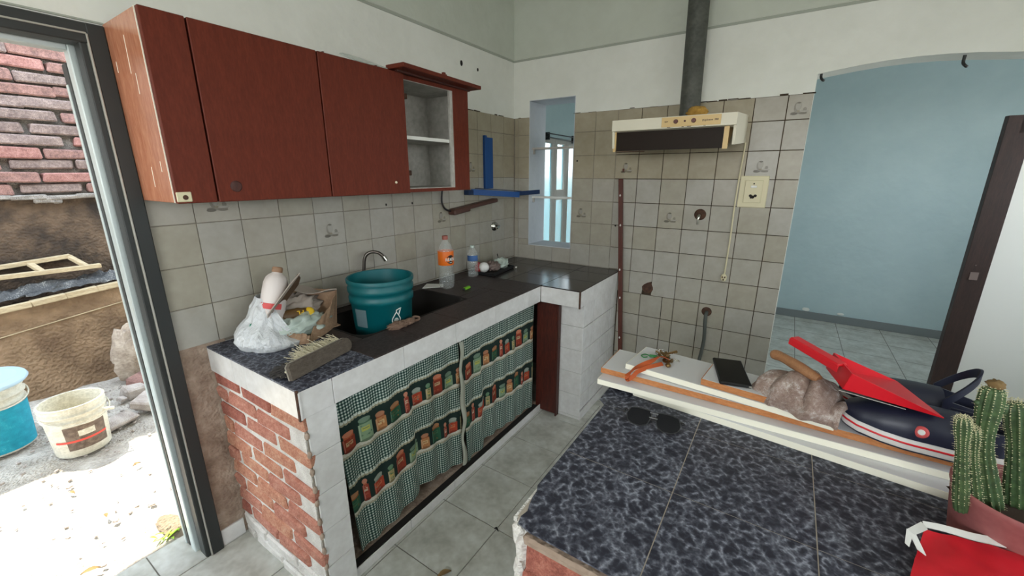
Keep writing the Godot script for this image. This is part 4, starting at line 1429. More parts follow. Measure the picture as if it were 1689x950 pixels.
	bx(st, Vector3(-1.352, Y0 + 0.016, 0.012), Vector3(X1 - 0.02, Y1 - 0.018, 0.018))
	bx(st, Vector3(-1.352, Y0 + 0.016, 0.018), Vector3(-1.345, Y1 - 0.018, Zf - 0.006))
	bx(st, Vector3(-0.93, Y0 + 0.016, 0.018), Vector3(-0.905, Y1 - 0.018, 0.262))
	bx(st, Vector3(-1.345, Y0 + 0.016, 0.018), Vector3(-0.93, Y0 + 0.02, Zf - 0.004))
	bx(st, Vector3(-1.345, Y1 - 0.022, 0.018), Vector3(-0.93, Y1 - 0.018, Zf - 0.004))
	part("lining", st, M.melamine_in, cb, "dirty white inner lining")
	st = mb()
	bx(st, Vector3(-1.345, 1.690, 0.02), Vector3(-0.93, 1.704, 0.262), 0.001)
	var shf := part("shelf", st, M.melamine_in, cb)
	st = mb()
	bx(st, Vector3(-1.345, 1.689, 0.262), Vector3(-1.03, 1.705, 0.266))
	part("shelf_edge", st, M.white, shf)
	st = mb()
	bx(st, Vector3(-1.028, Y0 + 0.012, 0.262), Vector3(-1.008, Y1 - 0.02, 0.278), 0.001)
	part("inner_edge", st, M.melamine_in, cb, "pale worn edge strip")
	st = mb()
	bx(st, Vector3(-1.008, Y0, 0.264), Vector3(X1, Y1, Zf), 0.002)
	bx(st, Vector3(X1 - 0.018, Y0, 0.008), Vector3(X1, Y1, 0.264), 0.001)
	part("stile", st, M.cab, cb)
	st = mb()
	bx(st, Vector3(-1.352, Y0, Zf - 0.012), Vector3(-1.0, Y0 + 0.016, Zf))
	part("rail", st, M.cab, cb)
	st = mb()
	bx(st, Vector3(-1.352, Y1 - 0.02, Zf - 0.012), Vector3(-1.0, Y1, Zf))
	part("rail", st, M.cab, cb)
	st = mb()
	bx(st, Vector3(-1.345, 1.862, 0.018), Vector3(-1.20, 1.90, 0.026), 0.001)
	part("hanging_rail", st, M.melamine_in, cb)
	for y in [1.875, 1.535]:
		st = mb()
		lathe(st, Vector3(-1.344, y, 0.215), [[0.0, 0.02], [0.016, 0.018], [0.02, 0.0]], 16, Basis(Vector3.UP, Vector3.RIGHT, Vector3.BACK))
		bx(st, Vector3(-1.346, y - 0.012, 0.20), Vector3(-1.31, y + 0.012, 0.27), 0.003)
		part("hinge", st, M.rust, cb, "rusty cupboard hinge")
	# ---- loose things on top of the cupboard
	var bd := thing("loose_board", "loose red-brown board lying askew on top of the cupboard's open end", "board", Vector3(-1.13, 1.965, 0.3))
	st = mb()
	var bdir := Vector3(0.566, 0, -0.03).normalized()
	var bz := bdir.cross(Vector3.UP)
	obx(st, Vector3(-1.135, 1.975, 0.305) - bz * 0.0, Vector3(0.575, 0.018, 0.105), Basis(bdir, Vector3.UP, bdir.cross(Vector3.UP)), 0.002)
	part("plank", st, M.cab, bd)
	st = mb()
	obx(st, Vector3(-1.135, 1.968, 0.29), Vector3(0.53, 0.02, 0.02), Basis(bdir, Vector3.UP, bdir.cross(Vector3.UP)), 0.002)
	part("batten", st, M.cab_dark, bd)
	st = mb()
	bx(st, Vector3(-1.075, 1.984, 0.262), Vector3(-1.045, 2.012, 0.282), 0.002)
	bx(st, Vector3(-1.068, 2.008, 0.264), Vector3(-1.052, 2.02, 0.28), 0.002)
	solo("wood_offcut", "small red-brown block standing on the loose board", "wood block", Vector3(-1.06, 1.984, 0.27), st, M.cab)
	st = mb()
	bx(st, Vector3(-0.985, 1.984, 0.268), Vector3(-0.955, 1.996, 0.28), 0.002)
	solo("wood_offcut", "lower red-brown scrap near the right end of the loose board", "wood block", Vector3(-0.97, 1.984, 0.275), st, M.cab_dark)
	var gs := thing("glass_sheet", "pale glass sheet lying on top of the cupboard left of the loose board", "glass", Vector3(-1.5, 1.963, 0.27))
	st = mb()
	prism(st, PackedVector2Array([Vector2(-1.60, 0.0), Vector2(-1.43, 0.0), Vector2(-1.46, 0.15), Vector2(-1.53, 0.168), Vector2(-1.58, 0.12)]), Vector3(0, 1.9635, 0.284), Vector3.RIGHT, Vector3(0, 0.36, -0.93), Vector3(0, 0.0046, 0.0018))
	part("sheet", st, flat_mat(rgb(176, 186, 180), 0.2), gs)
	# ---- cooker hood
	var hd := thing("cooker_hood", "old cream cooker hood with a dark visor and yellowed switch panel", "cooker hood", Vector3(-0.25, 1.66, 1.25))
	var z0 := 0.952
	var z1 := 1.552
	st = mb()
	prism(st, PackedVector2Array([Vector2(0, 1.845), Vector2(-0.49, 1.806), Vector2(-0.49, 1.752), Vector2(-0.44, 1.745), Vector2(0, 1.79)]), Vector3(0, 0, z0), Vector3.RIGHT, Vector3.UP, Vector3(0, 0, z1 - z0))
	part("body", st, M.hood_white, hd)
	for z in [z0, z1 - 0.012]:
		st = mb()
		prism(st, PackedVector2Array([Vector2(-0.006, 1.84), Vector2(-0.488, 1.802), Vector2(-0.47, 1.665), Vector2(-0.006, 1.70)]), Vector3(0, 0, z), Vector3.RIGHT, Vector3.UP, Vector3(0, 0, 0.012))
		part("side_cheek", st, M.hood_white, hd)
	st = mb()
	bx(st, Vector3(-0.458, 1.652, z0 + 0.016), Vector3(-0.450, 1.755, z1 - 0.048), 0.001)
	part("visor", st, M.visor, hd, "dark smoked visor flap")
	for q in [[z0 + 0.004, 0.014], [z1 - 0.052, 0.022]]:
		st = mb()
		prism(st, PackedVector2Array([Vector2(-0.468, 1.756), Vector2(-0.30, 1.756), Vector2(-0.40, 1.70), Vector2(-0.468, 1.647)]), Vector3(0, 0, q[0]), Vector3.RIGHT, Vector3.UP, Vector3(0, 0, q[1]))
		part("visor_bracket", st, M.cream_y, hd)
	st = mb()
	bx(st, Vector3(-0.494, 1.757, 1.212), Vector3(-0.488, 1.803, 1.484), 0.001)
	var pn := part("switch_panel", st, M.cream_y, hd, "yellowed switch panel")
	for q in [[1.281, 0.0105], [1.364, 0.0105], [1.323, 0.0045]]:
		st = mb()
		lathe(st, Vector3(-0.494, 1.781, q[0]), [[0.0, 0.009], [q[1] * 0.8, 0.009], [q[1], 0.006], [q[1], 0.0]], 18, Basis(Vector3.UP, Vector3.LEFT, Vector3.FORWARD))
		part("knob", st, flat_mat(rgb(92, 44, 40), 0.4), pn)
	text("spar", Vector3(-0.4945, 1.783, 1.235), Vector3(0, 0, 1), Vector3.UP, 0.006, M.lamp_brown, pn)
	text("(S)pirano  300", Vector3(-0.4945, 1.780, 1.438), Vector3(0, 0, 1), Vector3.UP, 0.008, M.lamp_brown, pn)
	st = mb()
	for q in [1.24, 1.31, 1.335, 1.41]: bx(st, Vector3(-0.493, 1.7545, q), Vector3(-0.488, 1.758, q + rng.randf_range(0.006, 0.02)))
	bx(st, Vector3(-0.47, 1.645, z0 + 0.02), Vector3(-0.44, 1.649, z0 + 0.17))
	part("grease_crust", st, M.rust, hd)
	# flue
	var du := thing("flue_pipe", "dark grey round flue pipe rising from the cooker hood to the ceiling", "flue pipe", Vector3(-0.11, 1.83, 1.255))
	st = mb(true)
	tube(st, [Vector3(-0.11, 1.83, 1.262), Vector3(-0.11, 2.75, 1.245)], 0.054, 28)
	part("pipe", st, M.duct, du)
	st = mb(true)
	tube(st, [Vector3(-0.11, 1.826, 1.262), Vector3(-0.11, 1.842, 1.262)], 0.06, 28)
	part("collar", st, M.rust, du)
	st = mb(true)
	blob(st, Vector3(-0.335, 1.838, 1.345), Vector3(0.035, 0.028, 0.05), Basis(), 0.3, 3.0, 12, 26, 16, 0.75)
	solo("sponge", "lumpy yellow sponge lying on top of the cooker hood", "sponge", Vector3(-0.33, 1.82, 1.345), st, M.sponge)
	# ---- socket with its surface cord
	var so := thing("wall_socket", "cream wall plate with switch and scorched socket right of the tap", "socket", Vector3(-0.01, 1.43, 1.626))
	st = mb()
	bx(st, Vector3(-0.016, 1.346, 1.556), Vector3(-0.006, 1.521, 1.698), 0.003)
	part("back_plate", st, M.cream_old, so)
	st = mb()
	bx(st, Vector3(-0.021, 1.372, 1.584), Vector3(-0.016, 1.497, 1.672), 0.002)
	var cv := part("cover", st, M.cream_old, so)
	st = mb()
	bx(st, Vector3(-0.026, 1.455, 1.614), Vector3(-0.021, 1.468, 1.644), 0.002)
	part("switch", st, M.white, cv)
	st = mb()
	for q in [[1.412, 1.618, 0.008], [1.405, 1.63, 0.009], [1.412, 1.642, 0.008], [1.402, 1.622, 0.006], [1.478, 1.628, 0.004]]: lathe(st, Vector3(-0.0205, q[0], q[1]), [[0.0, 0.003], [q[2], 0.002], [q[2], 0.0]], 10, Basis(Vector3.UP, Vector3.LEFT, Vector3.FORWARD))
	part("socket_holes", st, M.soot, cv)
	var cd := thing("power_cord", "thin pale cord hanging from the hood past the wall plate to a plug", "cord", Vector3(-0.012, 0.92, 1.55))
	st = mb(true)
	tube(st, smooth_path([Vector3(-0.012, 1.70, 1.556), Vector3(-0.012, 1.50, 1.548), Vector3(-0.012, 1.34, 1.545), Vector3(-0.012, 1.15, 1.546), Vector3(-0.013, 0.945, 1.542)]), 0.0045, 8)
	part("cable", st, M.cream_old, cd)
	st = mb(true)
	blob(st, Vector3(-0.018, 0.922, 1.541), Vector3(0.012, 0.024, 0.017))
	var pl := part("plug", st, M.cream_old, cd)
	st = mb()
	for q in [[0.926, 1.534], [0.926, 1.548], [0.911, 1.541]]: bx(st, Vector3(-0.034, q[0] - 0.005, q[1] - 0.003), Vector3(-0.026, q[0] + 0.005, q[1] + 0.003), 0.001)
	part("pin", st, M.rust, pl)
	# ---- taps and holes in the cooker wall
	var tp := thing("wall_tap", "small chrome tap on a rusty round flange on the cooker wall", "tap", Vector3(-0.01, 1.288, 1.364))
	st = mb()
	lathe(st, Vector3(-0.006, 1.292, 1.364), [[0.0, 0.012], [0.018, 0.012], [0.03, 0.007], [0.034, 0.0]], 26, Basis(Vector3.UP, Vector3.LEFT, Vector3.FORWARD))
	part("flange", st, M.rust, tp)
	st = mb(true)
	tube(st, smooth_path([Vector3(-0.012, 1.288, 1.366), Vector3(-0.04, 1.286, 1.364), Vector3(-0.05, 1.268, 1.362), Vector3(-0.05, 1.236, 1.361)]), [0.011, 0.011, 0.011, 0.0105, 0.01, 0.0095, 0.009, 0.009, 0.009, 0.009, 0.008, 0.008, 0.007, 0.007, 0.006, 0.006, 0.006, 0.006, 0.006], 12)
	part("spout", st, M.chrome, tp)
	var ho := thing("gas_hose", "grey corrugated hose hanging out of a round hole in the cooker wall", "hose", Vector3(-0.03, 0.5, 1.47))
	st = mb()
	lathe(st, Vector3(-0.006, 0.687, 1.47), [[0.0, 0.003], [0.026, 0.003], [0.03, 0.0]], 22, Basis(Vector3.UP, Vector3.LEFT, Vector3.FORWARD))
	part("wall_hole", st, M.rust, ho)
	st = mb(true)
	tube(st, smooth_path([Vector3(0.0, 0.684, 1.472), Vector3(-0.035, 0.675, 1.472), Vector3(-0.05, 0.62, 1.475), Vector3(-0.045, 0.50, 1.48), Vector3(-0.05, 0.36, 1.468), Vector3(-0.06, 0.2, 1.45), Vector3(-0.06, 0.03, 1.43)], 8), 0.0105, 12)
	part("hose", st, M.hose, ho)
	for q in [[1.555, 0.865, "small dark red tab stuck to the tile above the leaning stick", 0.012, 0.02]]:
		st = mb()
		bx(st, Vector3(-0.0075, q[0] - q[4] * 0.5, q[1] - q[3] * 0.5), Vector3(-0.006, q[0] + q[4] * 0.5, q[1] + q[3] * 0.5))
		solo("wall_tab", q[2], "sticker", Vector3(-0.007, q[0], q[1]), st, M.panel)
	# brown stick leaning on the wall
	var sk := thing("wooden_stick", "thin red-brown wooden strip leaning upright against the cooker wall", "stick", Vector3(-0.09, 0.0, 0.975))
	st = mb()
	var sa := Vector3(-0.10, 0.0, 0.985)
	var sb := Vector3(-0.018, 1.50, 0.856)
	var sd := (sb - sa).normalized()
	var sxx := sd.cross(Vector3(-1, 0, 0)).normalized()
	obx(st, (sa + sb) * 0.5, Vector3(0.028, (sb - sa).length(), 0.018), Basis(sxx, sd, sxx.cross(sd)), 0.002)
	part("strip", st, M.stick, sk)
	st = mb(true)
	for q in [0.28, 0.47, 0.60, 0.80, 0.93]: blob(st, sa.lerp(sb, q) + Vector3(-0.011, 0, 0.002 * sin(q * 40)), Vector3(0.003, 0.008, 0.005), Basis(), 0.3, 3, 4, 10, 6)
	part("paint_fleck", st, M.white, sk)
	# plugs left in the walls
	var plug_at := [[Vector3(-0.594, 2.189, 0), "upper dark screw hole in the plaster above the cupboard's right end", 0.011], [Vector3(-0.432, 2.182, 0), "smaller dark screw hole right of the cupboard, nearer the corner", 0.007], [Vector3(-0.62, 1.45, 0.004), "small black screw hole in the tile left of the blue bracket", 0.005], [Vector3(-1.262, 1.372, 0.004), "left black screw hole in the tiles under the cupboard", 0.005], [Vector3(-1.075, 1.37, 0.004), "right black screw hole in the tiles under the cupboard", 0.005]]
	for q in plug_at:
		st = mb()
		lathe(st, q[0], [[0.0, 0.003], [q[2] * 0.9, 0.003], [q[2], 0.0]], 12, Basis(Vector3(1, 0, 0), Vector3(0, 0, 1), Vector3(0, -1.5, 0)))
		solo("screw_hole", q[1], "screw hole", q[0], st, M.soot, "screw holes in the sink wall")
	for q in [[Vector3(-0.004, 1.62, 0.53), "black screw hole in the tiles right of the niche's upper bar"], [Vector3(-0.004, 1.19, 0.835), "black screw hole in the tiles left of the leaning stick"]]:
		st = mb()
		lathe(st, q[0], [[0.0, 0.003], [0.006, 0.003], [0.007, 0.0]], 12, Basis(Vector3.UP, Vector3.LEFT, Vector3.FORWARD))
		solo("screw_hole", q[1], "screw hole", q[0], st, M.soot, "screw holes in the cooker wall")
	# ---- blue bracket
	var bb := thing("steel_bracket", "blue steel bracket with an upright plate and a long swivel arm", "bracket", Vector3(-0.34, 1.43, 0.02))
	st = mb()
	bx(st, Vector3(-0.398, 1.432, 0.004), Vector3(-0.375, 1.785, 0.024), 0.001)
	bx(st, Vector3(-0.375, 1.432, 0.004), Vector3(-0.288, 1.775, 0.010), 0.001)
	part("upright", st, M.blue_metal, bb)
	var A := Vector3(-0.58, 1.418, 0.04)
	var B := Vector3(-0.235, 1.39, 0.20)
	st = mb()
	var ad := (B - A).normalized()
	obx(st, (A + B) * 0.5, Vector3((B - A).length(), 0.038, 0.006), Basis(ad, Vector3.UP, ad.cross(Vector3.UP)).orthonormalized(), 0.001)
	part("arm", st, M.blue_metal, bb)
	st = mb()
	obx(st, A + Vector3(-0.012, -0.004, -0.01), Vector3(0.05, 0.032, 0.045), Basis(), 0.003)
	part("pivot", st, M.blue_dark, bb)
	st = mb()
	var C2 := Vector3(-0.20, 1.404, 0.03)
	var D2 := Vector3(-0.06, 1.397, 0.262)
	ad = (D2 - B).normalized()
	obx(st, (B + D2) * 0.5 + Vector3(-0.01, 0.008, -0.012), Vector3((D2 - B).length() * 1.25, 0.030, 0.006), Basis(ad, Vector3.UP, ad.cross(Vector3.UP)).orthonormalized(), 0.001)
	obx(st, (A + B) * 0.5 + Vector3(0.06, 0.022, -0.02), Vector3(0.36, 0.005, 0.03), Basis((B - A).normalized(), Vector3.UP, (B - A).normalized().cross(Vector3.UP)).orthonormalized(), 0.001)
	part("arm", st, M.blue_dark, bb)
	# ---- old strip lamp body under the cupboard
	var la := thing("strip_lamp", "brown strip lamp body with a dangling black cable below the cupboard", "lamp", Vector3(-0.5, 1.32, 0.03))
	st = mb()
	var l0 := Vector3(-0.765, 1.306, 0.035)
	var l1 := Vector3(-0.30, 1.352, 0.035)
	ad = (l1 - l0).normalized()
	obx(st, (l0 + l1) * 0.5, Vector3((l1 - l0).length(), 0.026, 0.05), Basis(ad, Vector3.BACK.cross(ad), Vector3.BACK), 0.005)
	part("body", st, M.lamp_brown, la)
	st = mb()
	obx(st, Vector3(-0.70, 1.305, 0.038), Vector3(0.16, 0.034, 0.06), Basis(ad, Vector3.BACK.cross(ad), Vector3.BACK), 0.006)
	part("end_cap", st, M.lamp_brown, la)
	st = mb(true)
	tube(st, smooth_path([Vector3(-0.845, 1.445, 0.03), Vector3(-0.855, 1.37, 0.03), Vector3(-0.83, 1.325, 0.03), Vector3(-0.78, 1.306, 0.032), Vector3(-0.73, 1.304, 0.035)]), 0.006, 8)
	part("cable", st, M.black, la)
	# ---- stop valve on the sink wall
	var va := thing("stop_valve", "round chrome stop valve cover on the sink wall near the corner", "valve", Vector3(-0.27, 1.155, 0.01))
	st = mb()
	lathe(st, Vector3(-0.275, 1.158, 0.006), [[0.0, 0.02], [0.014, 0.02], [0.03, 0.012], [0.036, 0.0]], 26, Basis(Vector3.RIGHT, Vector3.BACK, Vector3.DOWN))
	part("cover", st, M.chrome, va)
	st = mb()
	obx(st, Vector3(-0.272, 1.155, 0.035), Vector3(0.042, 0.018, 0.02), Basis(Vector3.BACK, 0.4), 0.005)
	part("handle", st, M.chrome, va)
	# ---- sink spout
	var sp := thing("sink_tap", "dark swan-neck sink spout with a bright nozzle behind the teal bucket", "tap", Vector3(-1.47, 0.95, 0.05))
	st = mb()
	lathe(st, Vector3(-1.49, 0.885, 0.045), [[0.0, 0.03], [0.018, 0.03], [0.024, 0.0]], 20)
	part("base", st, M.chrome, sp)
	st = mb(true)
	tube(st, smooth_path([Vector3(-1.49, 0.90, 0.045), Vector3(-1.475, 1.04, 0.05), Vector3(-1.465, 1.12, 0.055), Vector3(-1.445, 1.148, 0.075), Vector3(-1.42, 1.146, 0.105), Vector3(-1.405, 1.125, 0.125)]), 0.0085, 12)
	part("neck", st, flat_mat(rgb(96, 90, 84), 0.3, 0.8), sp)
	st = mb(true)
	tube(st, [Vector3(-1.405, 1.126, 0.125), Vector3(-1.397, 1.104, 0.134)], 0.0115, 14)
	part("nozzle", st, M.chrome, sp)
	# ---- bars in the niche
	for q in [[1.716, "upper thin white bar set across the niche", M.window_paint], [1.362, "lower thin white bar set across the niche", M.white]]:
		var br := thing("niche_bar", q[1], "shelf bar", Vector3(0.06, q[0], 0.3), "bars in the niche")
		st = mb()
		bx(st, Vector3(0.03, q[0] - 0.008, 0.141), Vector3(0.09, q[0] + 0.006, 0.496), 0.002)
		part("bar", st, q[2], br)
		st = mb()
		bx(st, Vector3(0.045, q[0] - 0.04, 0.141), Vector3(0.065, q[0] + 0.004, 0.152), 0.002)
		part("bracket", st, M.window_paint, br)
	var cr := thing("curtain_rod", "thin dark curtain rod above the folding window of the next room", "curtain rod", Vector3(1.4, 1.92, -0.26))
	st = mb(true)
	tube(st, [Vector3(0.98, 1.918, -0.255), Vector3(1.66, 1.918, -0.255)], 0.006, 8)
	tube(st, [Vector3(0.98, 1.885, -0.27), Vector3(1.66, 1.872, -0.27)], 0.004, 8)
	part("rod", st, M.black, cr)
	st = mb()
	bx(st, Vector3(1.61, 1.86, -0.3), Vector3(1.63, 1.94, -0.25), 0.002)
	bx(st, Vector3(1.01, 1.86, -0.3), Vector3(1.03, 1.93, -0.25), 0.002)
	part("rod_bracket", st, M.black, cr)
	# ---- leaf of a door standing open in the next room
	var dl := thing("open_door", "white door leaf with a dark wooden stile standing open in the next room", "door", Vector3(1.0, 0, 2.85))
	var dd := Vector3(0.12, 0, 1).normalized()
	var dn := dd.cross(Vector3.UP)
	var db := Basis(dd, Vector3.UP, dn)
	st = mb()
	obx(st, Vector3(1.0, 0.93, 2.80) + dd * 0.058, Vector3(0.116, 1.86, 0.045), db, 0.002)
	obx(st, Vector3(1.0, 1.81, 2.80) + dd * 0.4, Vector3(0.68, 0.10, 0.045), db, 0.002)
	part("stile", st, M.door_wood, dl)
	st = mb()
	obx(st, Vector3(1.0, 0.88, 2.80) + dd * 0.42, Vector3(0.62, 1.76, 0.03), db, 0.002)
	part("panel", st, M.white, dl)
	st = mb()
	obx(st, Vector3(0.978, 0.905, 2.855), Vector3(0.04, 0.05, 0.004), db, 0.001)
	obx(st, Vector3(0.978, 0.975, 2.850), Vector3(0.006, 0.006, 0.004), db)
	part("lock_plate", st, flat_mat(rgb(120, 104, 100), 0.5), dl)
	# hooks in the head of the opening
	for q in [[1.85, "black hook at the left corner of the wide opening's head"], [2.36, "black hook in the middle of the wide opening's head"]]:
		st = mb(true)
		tube(st, smooth_path([Vector3(0.02, 2.035, q[0]), Vector3(0.02, 2.005, q[0]), Vector3(0.012, 1.99, q[0] + 0.008), Vector3(0.02, 1.988, q[0] + 0.014)]), 0.006, 8)
		solo("ceiling_hook", q[1], "hook", Vector3(0.02, 2.02, q[0]), st, M.black, "hooks in the opening's head")

# ---------------------------------------------------------------- peninsula and what lies on it
func board(called: String, label: String, corner: Vector3, ang: float, w: float, l: float, th: float, edge: Material, grp := "loose shelves stacked on the peninsula") -> Node3D:
	# corner = front near corner (lowest z, on the -x side), plank runs along +z turned by ang
	var t := thing(called, label, "board", corner, grp)
	var dz := Vector3(sin(ang), 0, cos(ang))
	var dx := Vector3(cos(ang), 0, -sin(ang))
	var b := Basis(dx, Vector3.UP, dz)
	var c := corner + dx * w * 0.5 + dz * l * 0.5 + Vector3(0, th * 0.5, 0)
	var st := mb()
	obx(st, c + dx * 0.0006 + dz * 0.0006, Vector3(w - 0.0012, th, l - 0.0012), b, 0.0006)
	part("panel", st, M.melamine, t)
	st = mb()
	obx(st, corner + dz * l * 0.5 + Vector3(0, th * 0.5, 0), Vector3(0.0016, th * 0.97, l), b, 0.0003)
	obx(st, corner + dx * w * 0.5 + Vector3(0, th * 0.5, 0), Vector3(w, th * 0.97, 0.0016), b, 0.0003)
	part("edge_band", st, edge, t)
	return t

func clog(called: String, label: String, toe: Vector3, dir: Vector3, side: float, strap_up: float) -> void:
	var t := thing(called, label, "shoe", toe, "pair of navy clogs")
	var d := dir.normalized()
	var s := d.cross(Vector3.UP) * side
	var L := 0.285
	# outline of the sole, half widths on the outer and inner sides along the length
	var prof := [[0.0, 0.0, 0.0], [0.008, 0.022, 0.024], [0.03, 0.040, 0.042], [0.07, 0.051, 0.050], [0.11, 0.053, 0.047], [0.16, 0.046, 0.040], [0.21, 0.041, 0.038], [0.25, 0.038, 0.036], [0.275, 0.024, 0.024], [0.285, 0.0, 0.0]]
	var at := func(f: float) -> Vector2:
		for k in prof.size() - 1:
			if f <= prof[k + 1][0]:
				var u: float = (f - prof[k][0]) / (prof[k + 1][0] - prof[k][0])
				u = smoothstep(0.0, 1.0, u) * 0.4 + u * 0.6
				return Vector2(lerpf(prof[k][1], prof[k + 1][1], u), lerpf(prof[k][2], prof[k + 1][2], u))
		return Vector2.ZERO
	var loop := func(grow: float, y: float) -> Array:
		var out := []
		for k in 25:
			var f := L * (0.5 - 0.5 * cos(PI * k / 24.0))
			var w: Vector2 = at.call(f)
			out.append(toe + d * (f - grow * cos(PI * k / 24.0)) + s * (w.x + grow * sin(PI * k / 24.0)) + Vector3(0, y + 0.010 * pow(1.0 - f / L, 3.0), 0))
		for k in range(23, 0, -1):
			var f := L * (0.5 - 0.5 * cos(PI * k / 24.0))
			var w: Vector2 = at.call(f)
			out.append(toe + d * (f - grow * cos(PI * k / 24.0)) - s * (w.y + grow * sin(PI * k / 24.0)) + Vector3(0, y + 0.010 * pow(1.0 - f / L, 3.0), 0))
		out.append(out[0])
		return out
	var st := mb(true)
	sheet(st, [loop.call(-0.006, 0.0), loop.call(0.0, 0.004), loop.call(0.0, 0.0065)])
	part("outsole", st, M.navy, t)
	st = mb(true)
	sheet(st, [loop.call(0.0, 0.0065), loop.call(0.002, 0.012), loop.call(0.002, 0.030), loop.call(-0.004, 0.036), loop.call(-0.03, 0.036)])
	part("midsole", st, M.sole, t, "white rubber sole")
	st = mb(true)
	sheet(st, [loop.call(0.0015, 0.018), loop.call(0.0036, 0.019), loop.call(0.0036, 0.0222), loop.call(0.0015, 0.023)])
	part("sole_stripe", st, M.red, t, "thin red line round the sole")
	# upper: dome over the front two thirds
	var up := func(u: float, v: float) -> Vector3:
		var f := lerpf(0.004, 0.185, u)
		var w: Vector2 = at.call(f)
		var h := 0.056 * pow(sin(PI * 0.5 * clampf(u * 1.05 + 0.06, 0, 1)), 0.6)
		var a := PI * v
		var wx := lerpf(w.x, -w.y, v)
		var cc := cos(a)
		var x := (w.x if cc > 0 else w.y) * signf(cc) * pow(absf(cc), 0.72) * 0.99
		return toe + d * f + s * x + Vector3(0, 0.033 + h * pow(sin(a), 0.8) + 0.01 * pow(1.0 - f / L, 3.0), 0)
	var g := []
	for i in 22:
		var row := []
		for j in 29: row.append(up.call(i / 21.0, j / 28.0))
		g.append(row)
	st = mb(true)
	sheet(st, g, 0.004)
	var upper := part("upper", st, M.navy, t)
	# low heel cup
	g = []
	for i in 8:
		var row := []
		for j in 30:
			var v := j / 29.0
			var f := 0.185 + 0.1 * sin(PI * v)
			var w: Vector2 = at.call(minf(f, 0.284))
			var cc := cos(PI * v)
			row.append(toe + d * (0.185 + 0.097 * sin(PI * v)) + s * (w.x if cc > 0 else w.y) * signf(cc) * 0.99 * pow(absf(cc), 0.3) + Vector3(0, 0.033 + (0.05 - 0.022 * sin(PI * v)) * i / 7.0, 0))
		g.append(row)
	st = mb(true)
	sheet(st, g, 0.004)
	part("heel_cup", st, M.navy, upper)
	st = mb(true)
	for q in [[0.22, 0.32], [0.30, 0.20], [0.36, 0.36], [0.44, 0.22], [0.5, 0.38], [0.58, 0.25], [0.36, 0.55], [0.5, 0.58], [0.62, 0.42], [0.28, 0.7]]:
		var p: Vector3 = up.call(q[0], q[1])
		blob(st, p, Vector3(0.0048, 0.0022, 0.0048), Basis(), 0, 1, 1, 10, 6)
	part("vent_hole", st, M.black_gloss, upper)
	# strap hinged on two round rivets
	g = []
	for i in 4:
		var row := []
		for j in 34:
			var v := j / 33.0
			var a := PI * v
			var r := 0.047
			var back := 0.10 * sin(a)
			var y := 0.075 + strap_up * sin(a) + (i / 3.0 - 0.5) * 0.022
			row.append(toe + d * (0.18 + back * (1.0 - strap_up * 6.0)) + s * cos(a) * r + Vector3(0, y, 0))
		g.append(row)
	st = mb(true)
	sheet(st, g, 0.004)
	part("heel_strap", st, M.navy, upper)
	var rp: Vector3 = up.call(0.68, 0.10)
	var rn := (s * 0.97 + Vector3(0, 0.22, 0)).normalized()
	rp += rn * 0.003
	st = mb(true)
	lathe(st, rp, [[0.0, 0.003], [0.0085, 0.003], [0.0125, 0.001], [0.0125, -0.005]], 22, ybasis(rn))
	var rv := part("rivet", st, M.red_soft, upper, "round red and white rivet")
	st = mb(true)
	lathe(st, rp + rn * 0.0026, [[0.0, 0.0018], [0.005, 0.0014], [0.0065, 0.0]], 14, ybasis(rn))
	part("rivet_emblem", st, M.white, rv)

